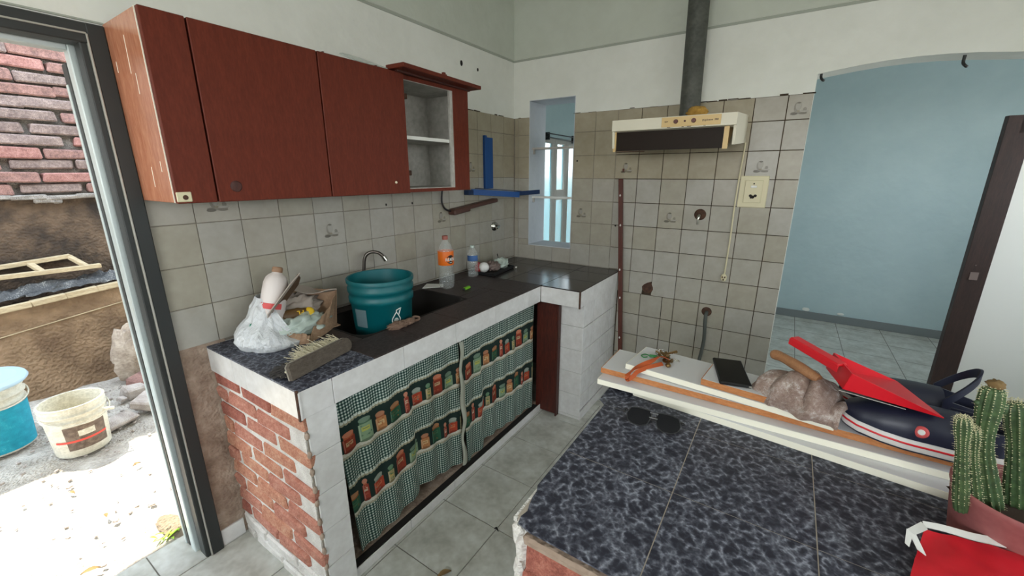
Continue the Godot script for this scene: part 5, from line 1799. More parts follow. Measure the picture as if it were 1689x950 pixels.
func build_peninsula() -> void:
	rng.seed = 303
	var st: SurfaceTool
	var H := 0.9
	# ---- base of brick with a chipped plaster corner
	var p := thing("peninsula", "brick peninsula with a chipped pale plaster corner, nearest the camera", "counter", Vector3(-1.9, 0, 2.1))
	st = mb()
	bx(st, Vector3(-2.235, 0, 1.475), Vector3(-1.53, 0.886, 3.2))
	var core := part("core", st, M.mortar, p)
	var bl := brick_mesh(Vector3(0.03, 0.054, 0.21), 0.005, 0.004, 6)
	for r in 12:
		var y := 0.846 - r * 0.073
		for k in 5:
			var z := 1.60 + k * 0.224 - (0.11 if r % 2 == 1 else 0.0)
			if z < 1.585: continue
			var b := mi("brick", bl[rng.randi() % 6], [M.brick_c, M.brick_a, M.brick_c][rng.randi() % 3], core)
			b.position = Vector3(-2.237, y, z) - org
	for r in 12:
		var y := 0.846 - r * 0.073
		if r % 2 == 1:
			var b := mi("brick", bl[r % 6], M.brick_c, core)
			b.scale.z = 0.42
			b.position = Vector3(-2.237, y, 1.532) - org
	st = mb()
	for k in 24:
		obx(st, Vector3(-2.222 + rng.randf_range(-0.004, 0.004), 0.875 - k * 0.037, 1.476 + rng.randf_range(-0.004, 0.004)), Vector3(0.05, 0.04, 0.022), Basis(Vector3.UP, rng.randf_range(-0.2, 0.2)), 0.006, 0.004)
	bx(st, Vector3(-2.2, 0, 1.466), Vector3(-1.53, 0.884, 1.478), 0.001)
	part("plaster_corner", st, M.mortar, p, "broken pale plaster at the corner")
	st = mb()
	obx(st, Vector3(-2.226, 0.879, 2.3), Vector3(0.05, 0.016, 1.62), Basis(), 0.005, 0.002)
	part("mortar_bed", st, M.cement, p)
	# ---- worktop tiles
	var wt := thing("peninsula_worktop", "dark blue-grey marbled tiles with pale joints on top of the peninsula", "worktop", Vector3(-1.9, 0.886, 2.1))
	st = mb()
	bx(st, Vector3(-2.225, 0.886, 1.464), Vector3(-1.524, 0.8993, 3.2))
	part("joint_bed", st, flat_mat(rgb(170, 160, 146), 0.9), wt)
	var xs := [-2.245, -2.0, -1.758, -1.52]
	for i in 3:
		for j in 7:
			var x0: float = xs[i] + 0.001
			var x1: float = xs[i + 1] - 0.001
			var z0 := 1.455 + j * 0.2415 + 0.001
			var z1 := z0 + 0.2395
			var poly := PackedVector2Array([Vector2(x0, z0), Vector2(x1, z0), Vector2(x1, z1), Vector2(x0, z1)])
			if j == 0 and i == 0:
				poly = PackedVector2Array([Vector2(x0, 1.502), Vector2(-2.238, 1.474), Vector2(-2.222, 1.470), Vector2(-2.205, 1.474), Vector2(-2.19, 1.469), Vector2(-2.168, 1.464), Vector2(-2.150, 1.463), Vector2(-2.135, 1.456), Vector2(-2.128, z0), Vector2(x1, z0), Vector2(x1, z1), Vector2(x0, z1)])
			if j == 0 and i == 1:
				poly = PackedVector2Array([Vector2(x0, z0), Vector2(x1, z0), Vector2(x1, z1), Vector2(x0, z1)])
			if j == 0 and i == 2:
				poly = PackedVector2Array([Vector2(x0, z0), Vector2(-1.742, 1.441), Vector2(-1.736, 1.433), Vector2(x1, 1.433), Vector2(x1, z1), Vector2(x0, z1)])
			st = mb()
			prism(st, poly, Vector3(0, 0.8968, 0), Vector3.RIGHT, Vector3.BACK, Vector3(0, 0.0032 + rng.randf() * 0.0002, 0))
			part("worktop_tile", st, M.dark, wt)
	st = mb()
	bx(st, Vector3(-2.230, 0.890, 1.4585), Vector3(-1.53, 0.8988, 1.466))
	part("edge_joint", st, M.mortar, wt)
	# ---- stacked shelves
	board("shelf_board", "lowest board of the stack on the peninsula, cream edged", Vector3(-1.664, 0.9005, 1.508), -0.085, 0.15, 1.25, 0.0165, M.edge_cream)
	board("shelf_board", "second board from the bottom, cream edged and jutting out past the counter", Vector3(-1.686, 0.9175, 1.405), 0.02, 0.20, 1.30, 0.0165, M.edge_cream)
	board("shelf_board", "third board up, with an orange-brown edge, under the keys' strap", Vector3(-1.643, 0.935, 1.398), 0.0, 0.165, 0.95, 0.017, M.mdf)
	board("shelf_board", "fourth board up, cream edged, with the keys on it", Vector3(-1.612, 0.9535, 1.464), -0.095, 0.165, 0.51, 0.0165, M.edge_cream)
	board("shelf_board", "topmost board, brown edged, with the phone on it", Vector3(-1.628, 0.971, 1.679), -0.10, 0.115, 0.30, 0.018, M.mdf)
	# ---- phone
	var ph := thing("phone", "black smartphone lying face up on the topmost board", "phone", Vector3(-1.553, 0.99, 1.742))
	var pd := Vector3(-0.160, 0, 0.041).normalized()
	var pb := Basis(pd, Vector3.UP, pd.cross(Vector3.UP))
	st = mb()
	obx(st, Vector3(-1.553, 0.9945, 1.742), Vector3(0.160, 0.0088, 0.077), pb, 0.0025)
	part("case", st, M.black, ph)
	st = mb()
	obx(st, Vector3(-1.553, 0.9990, 1.742), Vector3(0.154, 0.0006, 0.072), pb)
	part("screen", st, M.black_gloss, ph)
	st = mb()
	obx(st, Vector3(-1.553, 0.995, 1.742) + pd * 0.0795 - pd.cross(Vector3.UP) * 0.034, Vector3(0.002, 0.004, 0.006), pb)
	part("metal_corner", st, M.steel_edge, ph)
	# ---- keys
	var ky := thing("key_bunch", "bunch of brass keys on rings lying on the fourth board", "keys", Vector3(-1.52, 0.97, 1.56))
	var K := Vector3(-1.525, 0.972, 1.558)
	for q in [[Vector3(0.0, 0.014, 0.0), 0.017, 0.5, 0.3], [Vector3(-0.01, 0.012, 0.034), 0.011, 0.35, 1.0], [Vector3(0.01, 0.018, -0.018), 0.014, 1.0, 2.1]]:
		st = mb(true)
		var pts := []
		for k in 25:
			var a := TAU * k / 24.0
			pts.append(K + q[0] + Basis(Vector3.UP, q[3]) * (Basis(Vector3.RIGHT, q[2]) * Vector3(cos(a) * q[1], 0, sin(a) * q[1])))
		tube(st, pts, 0.0016, 6, false)
		part("ring", st, M.chrome, ky)
	for k in 7:
		var a := k * 0.85 + 0.3
		var kb := Basis(Vector3.UP, a) * Basis(Vector3.RIGHT, 0.25 * sin(k * 2.3)) * Basis(Vector3.BACK, 0.2 + 0.18 * (k % 3))
		var o := K + Vector3(0.004 * sin(k * 1.7), 0.008 + 0.0035 * k * 0.7, 0.004 * cos(k))
		st = mb()
		lathe(st, o + kb * Vector3(-0.014, 0, 0), [[0.004, -0.0012], [0.0125, -0.0012], [0.0125, 0.0012], [0.004, 0.0012]], 14, kb)
		obx(st, o + kb * Vector3(0.014, 0, 0), Vector3(0.040, 0.0024, 0.0075), kb, 0.0005)
		for e in 3: obx(st, o + kb * Vector3(0.016 + e * 0.006, 0, 0.004), Vector3(0.003, 0.0018, 0.003), kb)
		part("key", st, M.brass, ky)
	st = mb(true)
	blob(st, K + Vector3(-0.045, 0.006, 0.02), Vector3(0.009, 0.007, 0.008), Basis(), 0.2, 3, 4, 14, 8)
	part("charm", st, M.brass, ky)
	# orange strap
	var sp := smooth_path([Vector3(-1.535, 0.982, 1.572), Vector3(-1.553, 0.992, 1.548), Vector3(-1.578, 0.984, 1.532), Vector3(-1.60, 0.976, 1.515), Vector3(-1.635, 0.974, 1.500), Vector3(-1.655, 0.965, 1.490), Vector3(-1.664, 0.955, 1.485)], 6)
	var g := []
	for i in sp.size():
		var dd: Vector3 = (sp[mini(i + 1, sp.size() - 1)] - sp[maxi(i - 1, 0)]).normalized()
		var w := dd.cross(Vector3.UP).normalized().rotated(dd, 0.5 * sin(i * 0.28))
		g.append([sp[i] - w * 0.008, sp[i] - w * 0.003, sp[i] + w * 0.003, sp[i] + w * 0.008])
	st = mb(true)
	sheet(st, g, 0.0012)
	sp = smooth_path([Vector3(-1.664, 0.955, 1.485), Vector3(-1.668, 0.948, 1.490), Vector3(-1.655, 0.958, 1.502), Vector3(-1.64, 0.968, 1.510), Vector3(-1.60, 0.974, 1.535), Vector3(-1.56, 0.974, 1.56)], 6)
	g = []
	for i in sp.size():
		var dd: Vector3 = (sp[mini(i + 1, sp.size() - 1)] - sp[maxi(i - 1, 0)]).normalized()
		var w := dd.cross(Vector3.UP).normalized().rotated(dd, 0.7)
		g.append([sp[i] - w * 0.006, sp[i] + w * 0.006])
	sheet(st, g, 0.0012)
	part("strap", st, M.orange_strap, ky, "orange-brown leather wrist strap")
	st = mb(true)
	tube(st, smooth_path([Vector3(-1.525, 0.982, 1.545), Vector3(-1.53, 0.978, 1.527), Vector3(-1.527, 0.976, 1.512), Vector3(-1.522, 0.975, 1.497), Vector3(-1.535, 0.974, 1.488), Vector3(-1.545, 0.974, 1.499), Vector3(-1.538, 0.975, 1.508)]), 0.0018, 7)
	tube(st, [Vector3(-1.527, 0.978, 1.535), Vector3(-1.53, 0.977, 1.512)], 0.0045, 8)
	part("cord", st, M.green, ky, "knotted green cord")
	# ---- sunglasses
	var gl := thing("sunglasses", "black sunglasses lying on the peninsula tiles in front of the boards", "sunglasses", Vector3(-1.79, 0.9, 1.6))
	var gz := Vector3(0.012, 0, 0.14).normalized()
	var gy := Vector3(0.50, 0.86, 0).normalized()
	var gx := gy.cross(gz)
	var go := Vector3(-1.807, 0.9065, 1.600)
	for s in [-1.0, 1.0]:
		var poly := PackedVector2Array()
		for q in [[-0.030, 0.020], [-0.022, 0.037], [0.0, 0.041], [0.026, 0.039], [0.030, 0.026], [0.023, 0.006], [0.008, -0.002], [-0.012, -0.001], [-0.026, 0.007]]: poly.append(Vector2(q[0] * -s, q[1]))
		st = mb()
		prism(st, poly, go + gz * 0.036 * s, gz, gy, gx * 0.0022)
		part("lens", st, M.black_gloss, gl)
		st = mb(true)
		var fr := []
		for q in poly: fr.append(go + gz * (0.036 * s + q.x) + gy * q.y + gx * 0.001)
		fr.append(fr[0])
		tube(st, smooth_path(fr, 4), 0.0014, 6, false)
		part("rim", st, M.black, gl)
		st = mb(true)
		var h0: Vector3 = go + gz * 0.069 * s + gy * 0.028
		tube(st, smooth_path([h0, h0 + Vector3(0.012, -0.008, 0), h0 + Vector3(0.016, -0.016, -0.05 * s), h0 + Vector3(0.018, -0.018, -0.11 * s), h0 + Vector3(0.010, -0.02, -0.132 * s)]), 0.0022, 7)
		blob(st, h0, Vector3(0.004, 0.004, 0.005), Basis(), 0, 1, 1, 10, 6)
		part("temple", st, M.black, gl)
	st = mb(true)
	tube(st, [go + gz * -0.010 + gy * 0.036, go + gz * 0.010 + gy * 0.036], 0.0013, 6)
	tube(st, [go + gz * -0.010 + gy * 0.024, go + gz * 0.010 + gy * 0.024], 0.0013, 6)
	part("bridge", st, flat_mat(rgb(120, 120, 122), 0.35, 0.6), gl, "silvery double bridge")
	# ---- towel, crumpled over the boards
	var nz := FastNoiseLite.new()
	nz.seed = 40
	nz.frequency = 1.0
	nz.fractal_octaves = 2
	var ta := Vector3(-1.560, 0.0, 1.800)
	var tb := Vector3(-1.630, 0.0, 1.995)
	var td := (tb - ta).normalized()
	var tn := td.cross(Vector3.UP)
	g = []
	for i in 90:
		var row := []
		var u := i / 89.0
		for j in 48:
			var v := j / 47.0
			var a := PI * v
			# hanging folds run from the crest down to the front hem, a little aslant
			var n1 := nz.get_noise_2d(u * 2.2, v * 1.3)
			var ph1 := 3.5 * u + 0.6 * v + 0.5 * n1
			var ridge := pow(0.5 + 0.5 * cos(TAU * ph1), 1.5)
			var fold := (ridge - 0.5) * (0.12 + 0.88 * smoothstep(0.18, 0.5, u)) + 0.15 * nz.get_noise_2d(u * 4.0, v * 2.0)
			var ends := pow(sin(PI * clampf(u * 0.94 + 0.03, 0.0, 1.0)), 0.5)
			var wid := 0.064 * (0.5 + 0.6 * ends) + 0.012 * u
			var hgt := 0.074 * ends
			var c := ta.lerp(tb, u)
			var q := c - tn * cos(a) * (wid + 0.014 * fold) + Vector3(0, 0.972 + maxf(0.0, sin(a)) * (hgt + 0.020 * fold), 0) + td * 0.008 * sin(TAU * ph1) * sin(a)
			if v < 0.25:
				# the front hem slumps over the edges of the boards
				var k := (0.25 - v) / 0.25
				q.y -= k * (0.010 + 0.030 * u + 0.006 * sin(u * 21.0))
				q -= tn * k * (0.030 * u + 0.010 * fold)
			row.append(q)
		g.append(row)
	st = mb(true)
	sheet(st, g, 0.003)
	# the loose top layer, folded over itself towards the right end
	var g2 := []
	for i in range(30, 84):
		var row := []
		var f := (i - 30) / 53.0
		for j in range(6, 40):
			var h := (j - 6) / 33.0
			var edge := sin(PI * clampf(f, 0.0, 1.0)) * sin(PI * clampf(h * 0.9 + 0.1, 0.0, 1.0))
			var lift := -0.004 + 0.016 * pow(edge, 0.5) * (0.6 + 0.4 * cos(TAU * (2.6 * f - 0.9 * h + 0.15)))
			var q: Vector3 = g[i][j]
			row.append(q + Vector3(0, lift, 0) - tn * lift * 0.7 * (1.0 - h))
		g2.append(row)
	sheet(st, g2, 0.003)
	solo("towel", "crumpled dusty brown towel lying on the boards between phone and clogs", "towel", Vector3(-1.6, 0.97, 1.9), st, M.towel)
	# ---- trowel: wooden handle in the towel, blade under the dustpan
	var tr := thing("trowel", "plastering trowel with a worn wooden handle, its pale blade lying over the clog", "trowel", Vector3(-1.6, 1.04, 1.93))
	st = mb(true)
	tube(st, smooth_path([Vector3(-1.536, 1.062, 1.828), Vector3(-1.548, 1.068, 1.846), Vector3(-1.588, 1.066, 1.886), Vector3(-1.622, 1.056, 1.93)]), [0.004, 0.009, 0.0115, 0.013, 0.0135, 0.0135, 0.013, 0.0125, 0.0125, 0.0125, 0.013, 0.0135, 0.0135, 0.0135, 0.013, 0.0125, 0.012, 0.011, 0.010], 12)
	part("handle", st, M.handle, tr, "brown wooden handle")
	st = mb()
	var b0 := Vector3(-1.628, 1.046, 1.965)
	var b1 := Vector3(-1.625, 1.036, 2.075)
	var bd := (b1 - b0).normalized()
	var bs := bd.cross(Vector3(0.3, 0.95, 0)).normalized()
	prism(st, PackedVector2Array([Vector2(0, -0.02), Vector2(0.115, -0.03), Vector2(0.115, 0.03), Vector2(0, 0.02)]), b0, bd, bs, bd.cross(bs) * 0.0016)
	part("blade", st, M.steel_edge, tr)
	# ---- red dustpan
	var dp := thing("dustpan", "red plastic dustpan with its handle to the left, lying across towel and clogs", "dustpan", Vector3(-1.6, 1.05, 2.0))
	var bnt := Vector3(-1.680, 1.110, 1.978)
	var bnb := Vector3(-1.678, 1.070, 1.9685)
	var bft := Vector3(-1.566, 1.110, 1.9535)
	var bfb := Vector3(-1.572, 1.070, 1.944)
	var mn := Vector3(-1.668, 1.050, 2.135)
	var mf := Vector3(-1.516, 1.050, 2.086)
	var pan := mb()
	var th := 0.0022
	var wall := func(a: Vector3, b: Vector3, c: Vector3, d: Vector3) -> void:
		var n := (b - a).cross(d - a).normalized() * th
		for s in [1.0, -1.0]: quad(pan, a + n * s * 0.5, b + n * s * 0.5, c + n * s * 0.5, d + n * s * 0.5, n * s)
		for e in [[a, b], [b, c], [c, d], [d, a]]:
			quad(pan, e[0] + n * 0.5, e[1] + n * 0.5, e[1] - n * 0.5, e[0] - n * 0.5, (e[0] + e[1]) * 0.5 - (a + b + c + d) * 0.25)
	wall.call(bnb, bfb, mf, mn)
	wall.call(bnb, bfb, bft, bnt)
	wall.call(bnb, mn, mn + Vector3(0, 0.001, 0), bnt)
	wall.call(bfb, mf, mf + Vector3(0, 0.001, 0), bft)
	part("pan", pan, M.red, dp)
	st = mb()
	var ha := Vector3(-1.632, 1.106, 1.966)
	var hb := Vector3(-1.534, 1.120, 1.870)
	var hd := (hb - ha).normalized()
	var hs := hd.cross(Vector3.UP).normalized()
	obx(st, (ha + hb) * 0.5, Vector3((hb - ha).length(), 0.008, 0.027), Basis(hd, hs.cross(hd), hs), 0.003)
	obx(st, (ha + hb) * 0.5 + hs * 0.0125 - Vector3(0, 0.008, 0), Vector3((hb - ha).length(), 0.016, 0.003), Basis(hd, hs.cross(hd), hs), 0.001)
	obx(st, (ha + hb) * 0.5 - hs * 0.0125 - Vector3(0, 0.008, 0), Vector3((hb - ha).length(), 0.016, 0.003), Basis(hd, hs.cross(hd), hs), 0.001)
	part("handle", st, M.red, dp)
	# ---- clogs
	clog("clog", "navy clog with a white sole and thin red line, nearer of the pair", Vector3(-1.612, 0.9525, 1.985), Vector3(-0.06, 0, 1), 1.0, 0.0)
	clog("clog", "navy clog behind the other one, its strap raised beside the cactus", Vector3(-1.49, 0.9525, 1.985), Vector3(-0.02, 0, 1), 1.0, 0.07)
	# ---- cactus
	var ca := thing("potted_cactus", "columnar green cactus with several stems in a dusty pink plastic pot", "cactus", Vector3(-1.821, 0.9, 2.214))
	var pc := Vector3(-1.821, 0.9, 2.214)
	st = mb(true)
	lathe(st, pc, [[0.0, 0.003], [0.075, 0.0], [0.077, 0.004], [0.0905, 0.098], [0.0925, 0.101], [0.093, 0.109], [0.0915, 0.111], [0.0885, 0.109], [0.084, 0.08], [0.0, 0.078]], 56)
	part("pot", st, M.terracotta, ca)
	st = mb(true)
	blob(st, pc + Vector3(0, 0.078, 0), Vector3(0.083, 0.009, 0.083), Basis(), 0.4, 7, 3, 30, 8)
	part("soil", st, M.soil, ca)
	var stems := [[[-1.862, 0.975, 2.130], [-1.880, 1.090, 2.104], [-1.888, 1.146, 2.092], 0.0096, 10], [[-1.850, 0.975, 2.152], [-1.868, 1.075, 2.122], [-1.876, 1.128, 2.109], 0.0088, 10], [[-1.832, 0.965, 2.178], [-1.862, 1.100, 2.131], [-1.871, 1.197, 2.118], 0.0142, 11], [[-1.808, 0.960, 2.213], [-1.831, 1.095, 2.178], [-1.845, 1.170, 2.157], 0.0148, 11], [[-1.790, 0.96, 2.240], [-1.806, 1.07, 2.212], [-1.818, 1.14, 2.192], 0.0135, 10]]
	for q in stems:
		var pts := smooth_path([Vector3(q[0][0], q[0][1], q[0][2]), Vector3(q[1][0], q[1][1], q[1][2]), Vector3(q[2][0], q[2][1], q[2][2])], 9)
		var n := pts.size()
		var ribs: int = q[4]
		var seg := ribs * 6
		st = mb(true)
		var rows := []
		var spines := mb()
		for i in n + 5:
			var f: float
			var c: Vector3
			var d: Vector3
			if i < n:
				c = pts[i]
				d = (pts[mini(i + 1, n - 1)] - pts[maxi(i - 1, 0)]).normalized()
				f = 0.88 + 0.12 * sin(i * 0.5)
			else:
				d = (pts[n - 1] - pts[n - 2]).normalized()
				var t := (i - n + 1) / 5.0
				c = pts[n - 1] + d * q[3] * 0.8 * sin(t * PI / 2)
				f = maxf(0.02, cos(t * PI / 2))
			var bb := ybasis(d)
			var row := []
			for k in seg + 1:
				var a := TAU * k / seg
				var r: float = q[3] * f * (1.0 + 0.10 * cos(a * ribs))
				row.append(c + bb * Vector3(cos(a) * r, 0, sin(a) * r))
			rows.append(row)
			if i > 1:
				for k in ribs:
					for e in 2:
						var a := TAU * k / ribs
						var w: float = q[3] * f * 1.1
						var o := c + bb * Vector3(cos(a) * w, 0, sin(a) * w) + d * e * 0.0045
						obx(spines, o, Vector3.ONE * 0.0011, bb * Basis(Vector3.UP, a))
						if (i + k) % 3 == 0: obx(spines, o + bb * Vector3(cos(a) * 0.0016, 0.0005, sin(a) * 0.0016), Vector3(0.004, 0.0003, 0.0003), bb * Basis(Vector3.UP, -a))
		sheet(st, rows)
		var sm := part("stem", st, M.cactus, ca)
		var sp2 := part("spines", spines, M.spine, sm)
		sp2.set_meta("kind", "stuff")
	st = mb(true)
	blob(st, Vector3(-1.871, 1.213, 2.118), Vector3(0.0105, 0.007, 0.0105), Basis(), 0.4, 3, 9, 16, 10)
	part("dried_flower", st, M.dry_leaf, ca, "shrivelled brown flower stump")
	st = mb(true)
	blob(st, Vector3(-1.857, 1.170, 2.140), Vector3(0.005, 0.011, 0.005), Basis(), 0.1, 3, 9, 12, 8)
	blob(st, Vector3(-1.883, 1.182, 2.101), Vector3(0.0035, 0.0035, 0.0035), Basis(), 0.2, 3, 9, 10, 6)
	part("bud", st, M.cactus, ca)
	# ---- red packet in front of the pot
	var pk := thing("red_packet", "red plastic packet with a folded white corner lying against the pink pot", "packet", Vector3(-2.0, 0.9, 2.15))
	var tl := Vector3(-1.918, 0.952, 2.078)
	var trr := Vector3(-1.885, 0.952, 2.275)
	var bl2 := Vector3(-2.06, 0.906, 2.036)
	var br2 := Vector3(-2.15, 0.906, 2.26)
	g = []
	for i in 18:
		var row := []
		var v := i / 17.0
		for j in 26:
			var u := j / 25.0
			var q := tl.lerp(trr, u).lerp(bl2.lerp(br2, u), v)
			q.y += 0.018 * sin(PI * clampf(u * 1.1, 0, 1)) * sin(PI * v) + 0.004 * nz.get_noise_2d(u * 4, v * 4)
			row.append(q)
		g.append(row)
	st = mb(true)
	sheet(st, g, 0.002)
	part("film", st, M.red_bag, pk)
	g = []
	for i in 3:
		var row := []
		for j in 22:
			var u := j / 21.0
			var q := tl.lerp(trr, u) + Vector3(0.004, 0.002, 0) + Vector3(0.010 + 0.012 * u, 0.004, 0) * i * 0.5 + Vector3(0, 0.0015 * sin(u * 14.0), 0)
			row.append(q)
		g.append(row)
	st = mb(true)
	sheet(st, g, 0.0012)
	part("white_rim", st, M.white, pk)
	st = mb()
	for q in [[tl + Vector3(0.012, 0.004, -0.002), tl + Vector3(-0.002, 0.003, 0.004), tl + Vector3(-0.026, 0.001, -0.016), tl + Vector3(-0.018, 0.002, -0.024)], [tl + Vector3(-0.018, 0.002, -0.024), tl + Vector3(-0.022, 0.001, -0.014), tl + Vector3(-0.056, -0.008, -0.006), tl + Vector3(-0.05, -0.006, -0.016)], [tl + Vector3(-0.018, 0.0025, -0.025), tl + Vector3(-0.026, 0.0, -0.018), tl + Vector3(-0.05, -0.007, -0.025), tl + Vector3(-0.045, -0.006, -0.03)]]:
		for s in [0.0, 0.0012]:
			quad(st, q[0] + Vector3(0, s, 0), q[1] + Vector3(0, s, 0), q[2] + Vector3(0, s, 0), q[3] + Vector3(0, s, 0), Vector3.UP if s > 0 else Vector3.DOWN)
	part("folded_corner", st, M.white, pk, "torn white corner")
	var pu := (trr - tl).normalized()
	var pv := (tl - bl2).normalized()
	text("JTI", Vector3(-1.985, 0.949, 2.205), pu, pv, 0.011, M.white, pk, "lettering", false)

# ---------------------------------------------------------------- loose things on the sink worktop
func build_small() -> void:
	rng.seed = 909
	var st: SurfaceTool
	var H := 0.886
	var nz := FastNoiseLite.new()
	nz.seed = 61
	nz.frequency = 1.0
	nz.fractal_octaves = 3
	# ---- teal bucket standing in the sink
	var bc := Vector3(-1.57, 0.735, 0.294)
	var bk := thing("teal_bucket", "teal plastic bucket with a white droplet sign standing in the sink", "bucket", bc)
	st = mb(true)
	lathe(st, bc, [[0.0, 0.002], [0.118, 0.0], [0.122, 0.006], [0.136, 0.238], [0.142, 0.241], [0.1435, 0.262], [0.139, 0.268], [0.140, 0.285], [0.145, 0.288], [0.146, 0.306], [0.141, 0.312], [0.142, 0.326], [0.148, 0.328], [0.149, 0.343], [0.146, 0.347], [0.1395, 0.345], [0.116, 0.02], [0.0, 0.018]], 64)
	part("body", st, M.teal, bk)
	var tc := Vector3(-2.767, 0, 1.81) - Vector3(bc.x, 0, bc.z)
	var af := atan2(tc.z, tc.x)
	st = mb()
	lathe(st, bc, [[0.1325, 0.14], [0.1365, 0.222]], 10, Basis(), 0.0, af + 0.55, af + 1.02)
	part("sticker", st, flat_mat(rgb(96, 118, 124), 0.5), bk, "faded grey sticker")
	# droplet sign
	var put := func(a: float, y: float) -> Vector3:
		var r := lerpf(0.122, 0.136, y / 0.238) + 0.0012
		return bc + Vector3(cos(af + a) * r, y, sin(af + a) * r)
	st = mb(true)
	var A0 := -0.42
	for line in [[[2, -98], [47, -113], [22, -46]], [[2, -98], [2, -80], [-36, -22], [-40, 2], [-32, 24], [-14, 38], [8, 39], [28, 28], [39, 8], [38, -14], [24, -42], [2, -80]]]:
		var pts := []
		for k in line.size() - 1:
			for e in 4:
				var q := Vector2(line[k][0], line[k][1]).lerp(Vector2(line[k + 1][0], line[k + 1][1]), e / 4.0)
				pts.append(put.call(A0 - q.x * 0.0037, 0.166 - q.y * 0.00048))
		pts.append(put.call(A0 - line[-1][0] * 0.0037, 0.166 - line[-1][1] * 0.00048))
		tube(st, pts, 0.0022, 6)
	part("droplet_sign", st, M.white, bk, "white droplet outline")
	st = mb(true)
	blob(st, put.call(A0, 0.166), Vector3(0.0015, 0.0115, 0.0115), Basis(Vector3.UP, -(af + A0)), 0, 1, 1, 16, 10)
	part("droplet_dot", st, flat_mat(rgb(170, 176, 170), 0.5), bk)
	# ---- stiff brown rag at the sink's front edge
	st = mb(true)
	blob(st, Vector3(-1.632, H + 0.010, 0.468), Vector3(0.052, 0.017, 0.028), Basis(Vector3.UP, -0.12), 0.5, 2.6, 8, 36, 20, 0.6)
	blob(st, Vector3(-1.575, H + 0.012, 0.476), Vector3(0.03, 0.013, 0.02), Basis(Vector3.UP, 0.3), 0.5, 2.6, 18, 28, 16, 0.8)
	tube(st, smooth_path([Vector3(-1.558, H + 0.012, 0.47), Vector3(-1.535, H + 0.018, 0.462), Vector3(-1.515, H + 0.012, 0.47), Vector3(-1.53, H + 0.008, 0.484), Vector3(-1.56, H + 0.01, 0.48)]), 0.006, 9)
	solo("dish_rag", "stiff brown rag curled up at the front edge of the sink", "rag", Vector3(-1.6, H, 0.47), st, M.rag)
	# ---- big bottle with an orange label
	var fc := Vector3(-1.03, H, 0.205)
	var fb := thing("soda_bottle", "large clear plastic bottle with an orange label, standing beside the sink", "bottle", fc, "plastic bottles on the worktop")
	st = mb(true)
	lathe(st, fc, [[0.0, 0.004], [0.028, 0.0], [0.042, 0.012], [0.0455, 0.04], [0.046, 0.075], [0.040, 0.095], [0.0385, 0.118], [0.044, 0.138], [0.0445, 0.142], [0.0445, 0.222], [0.042, 0.232], [0.030, 0.258], [0.017, 0.278], [0.014, 0.284], [0.014, 0.298]], 40)
	part("body", st, M.clear, fb)
	st = mb(true)
	lathe(st, fc, [[0.0450, 0.142], [0.0456, 0.144], [0.0456, 0.220], [0.0450, 0.222]], 40)
	var lb := part("label", st, M.orange, fb, "orange printed label")
	st = mb(true)
	lathe(st, fc + Vector3(0, 0.286, 0), [[0.016, 0.0], [0.0165, 0.002], [0.0165, 0.02], [0.015, 0.022], [0.0, 0.022]], 24)
	part("cap", st, flat_mat(rgb(158, 88, 76), 0.5), fb)
	var fa := atan2(1.81 - fc.z, -2.767 - fc.x) - 0.62
	var fn := Vector3(cos(fa), 0, sin(fa))
	var fu := Vector3.UP.cross(fn)
	st = mb()
	var disc := PackedVector2Array()
	for k in 28: disc.append(Vector2(cos(TAU * k / 28) * 0.025, sin(TAU * k / 28) * 0.025))
	for k in 28:
		var a := disc[k]
		var b := disc[(k + 1) % 28]
		var w := func(q: Vector2, o: float) -> Vector3: return fc + Vector3(0, 0.176 + q.y, 0) + (fn * cos(q.x / 0.0457) + fu * sin(q.x / 0.0457)) * (0.0457 + o)
		tri(st, w.call(Vector2.ZERO, 0.0004), w.call(a, 0.0004), w.call(b, 0.0004), fn)
		tri(st, w.call(Vector2.ZERO, 0.0004), w.call(a * 0.5, 0.0004), w.call(b * 0.5, 0.0004), fn)
	part("emblem", st, M.black, lb)
	text("FANTA", fc + Vector3(0, 0.176, 0) + fn * 0.0466, fu, Vector3.UP, 0.017, M.white, lb, "lettering", true, 0.0466, 0.85)
	st = mb()
	var ev := PackedVector2Array([Vector2(-0.008, -0.002), Vector2(0.008, 0.0), Vector2(0.006, 0.003), Vector2(-0.008, 0.001)])
	prism(st, ev, fc + Vector3(0, 0.158, 0) + fn * 0.0462, fu, Vector3.UP, fn * 0.0006)
	part("lettering_swash", st, M.white, lb)
	# crumpled clear film inside the foot, as the photo shows a bright crease
	# ---- small water bottle
	var wc := Vector3(-0.712, H, 0.145)
	var wb := thing("water_bottle", "small clear water bottle with a blue label, standing beyond the larger bottle", "bottle", wc, "plastic bottles on the worktop")
	st = mb(true)
	lathe(st, wc, [[0.0, 0.003], [0.03, 0.0], [0.034, 0.006], [0.034, 0.03], [0.0325, 0.034], [0.034, 0.038], [0.034, 0.058], [0.0325, 0.062], [0.034, 0.066], [0.034, 0.098], [0.033, 0.10], [0.034, 0.104], [0.034, 0.14], [0.030, 0.158], [0.018, 0.178], [0.0125, 0.184], [0.0125, 0.198]], 36)
	part("body", st, M.clear, wb)
	st = mb(true)
	lathe(st, wc, [[0.0344, 0.104], [0.0346, 0.105], [0.0346, 0.138], [0.0344, 0.14]], 24, Basis(), 0.0, 1.2, 4.4)
	part("label", st, M.soft_blue, wb, "blue printed label")
	st = mb(true)
	lathe(st, wc + Vector3(0, 0.187, 0), [[0.0145, 0.0], [0.0145, 0.014], [0.013, 0.016], [0.0, 0.016]], 20)
	part("cap", st, M.film, wb)
	# ---- card under the bottle
	st = mb()
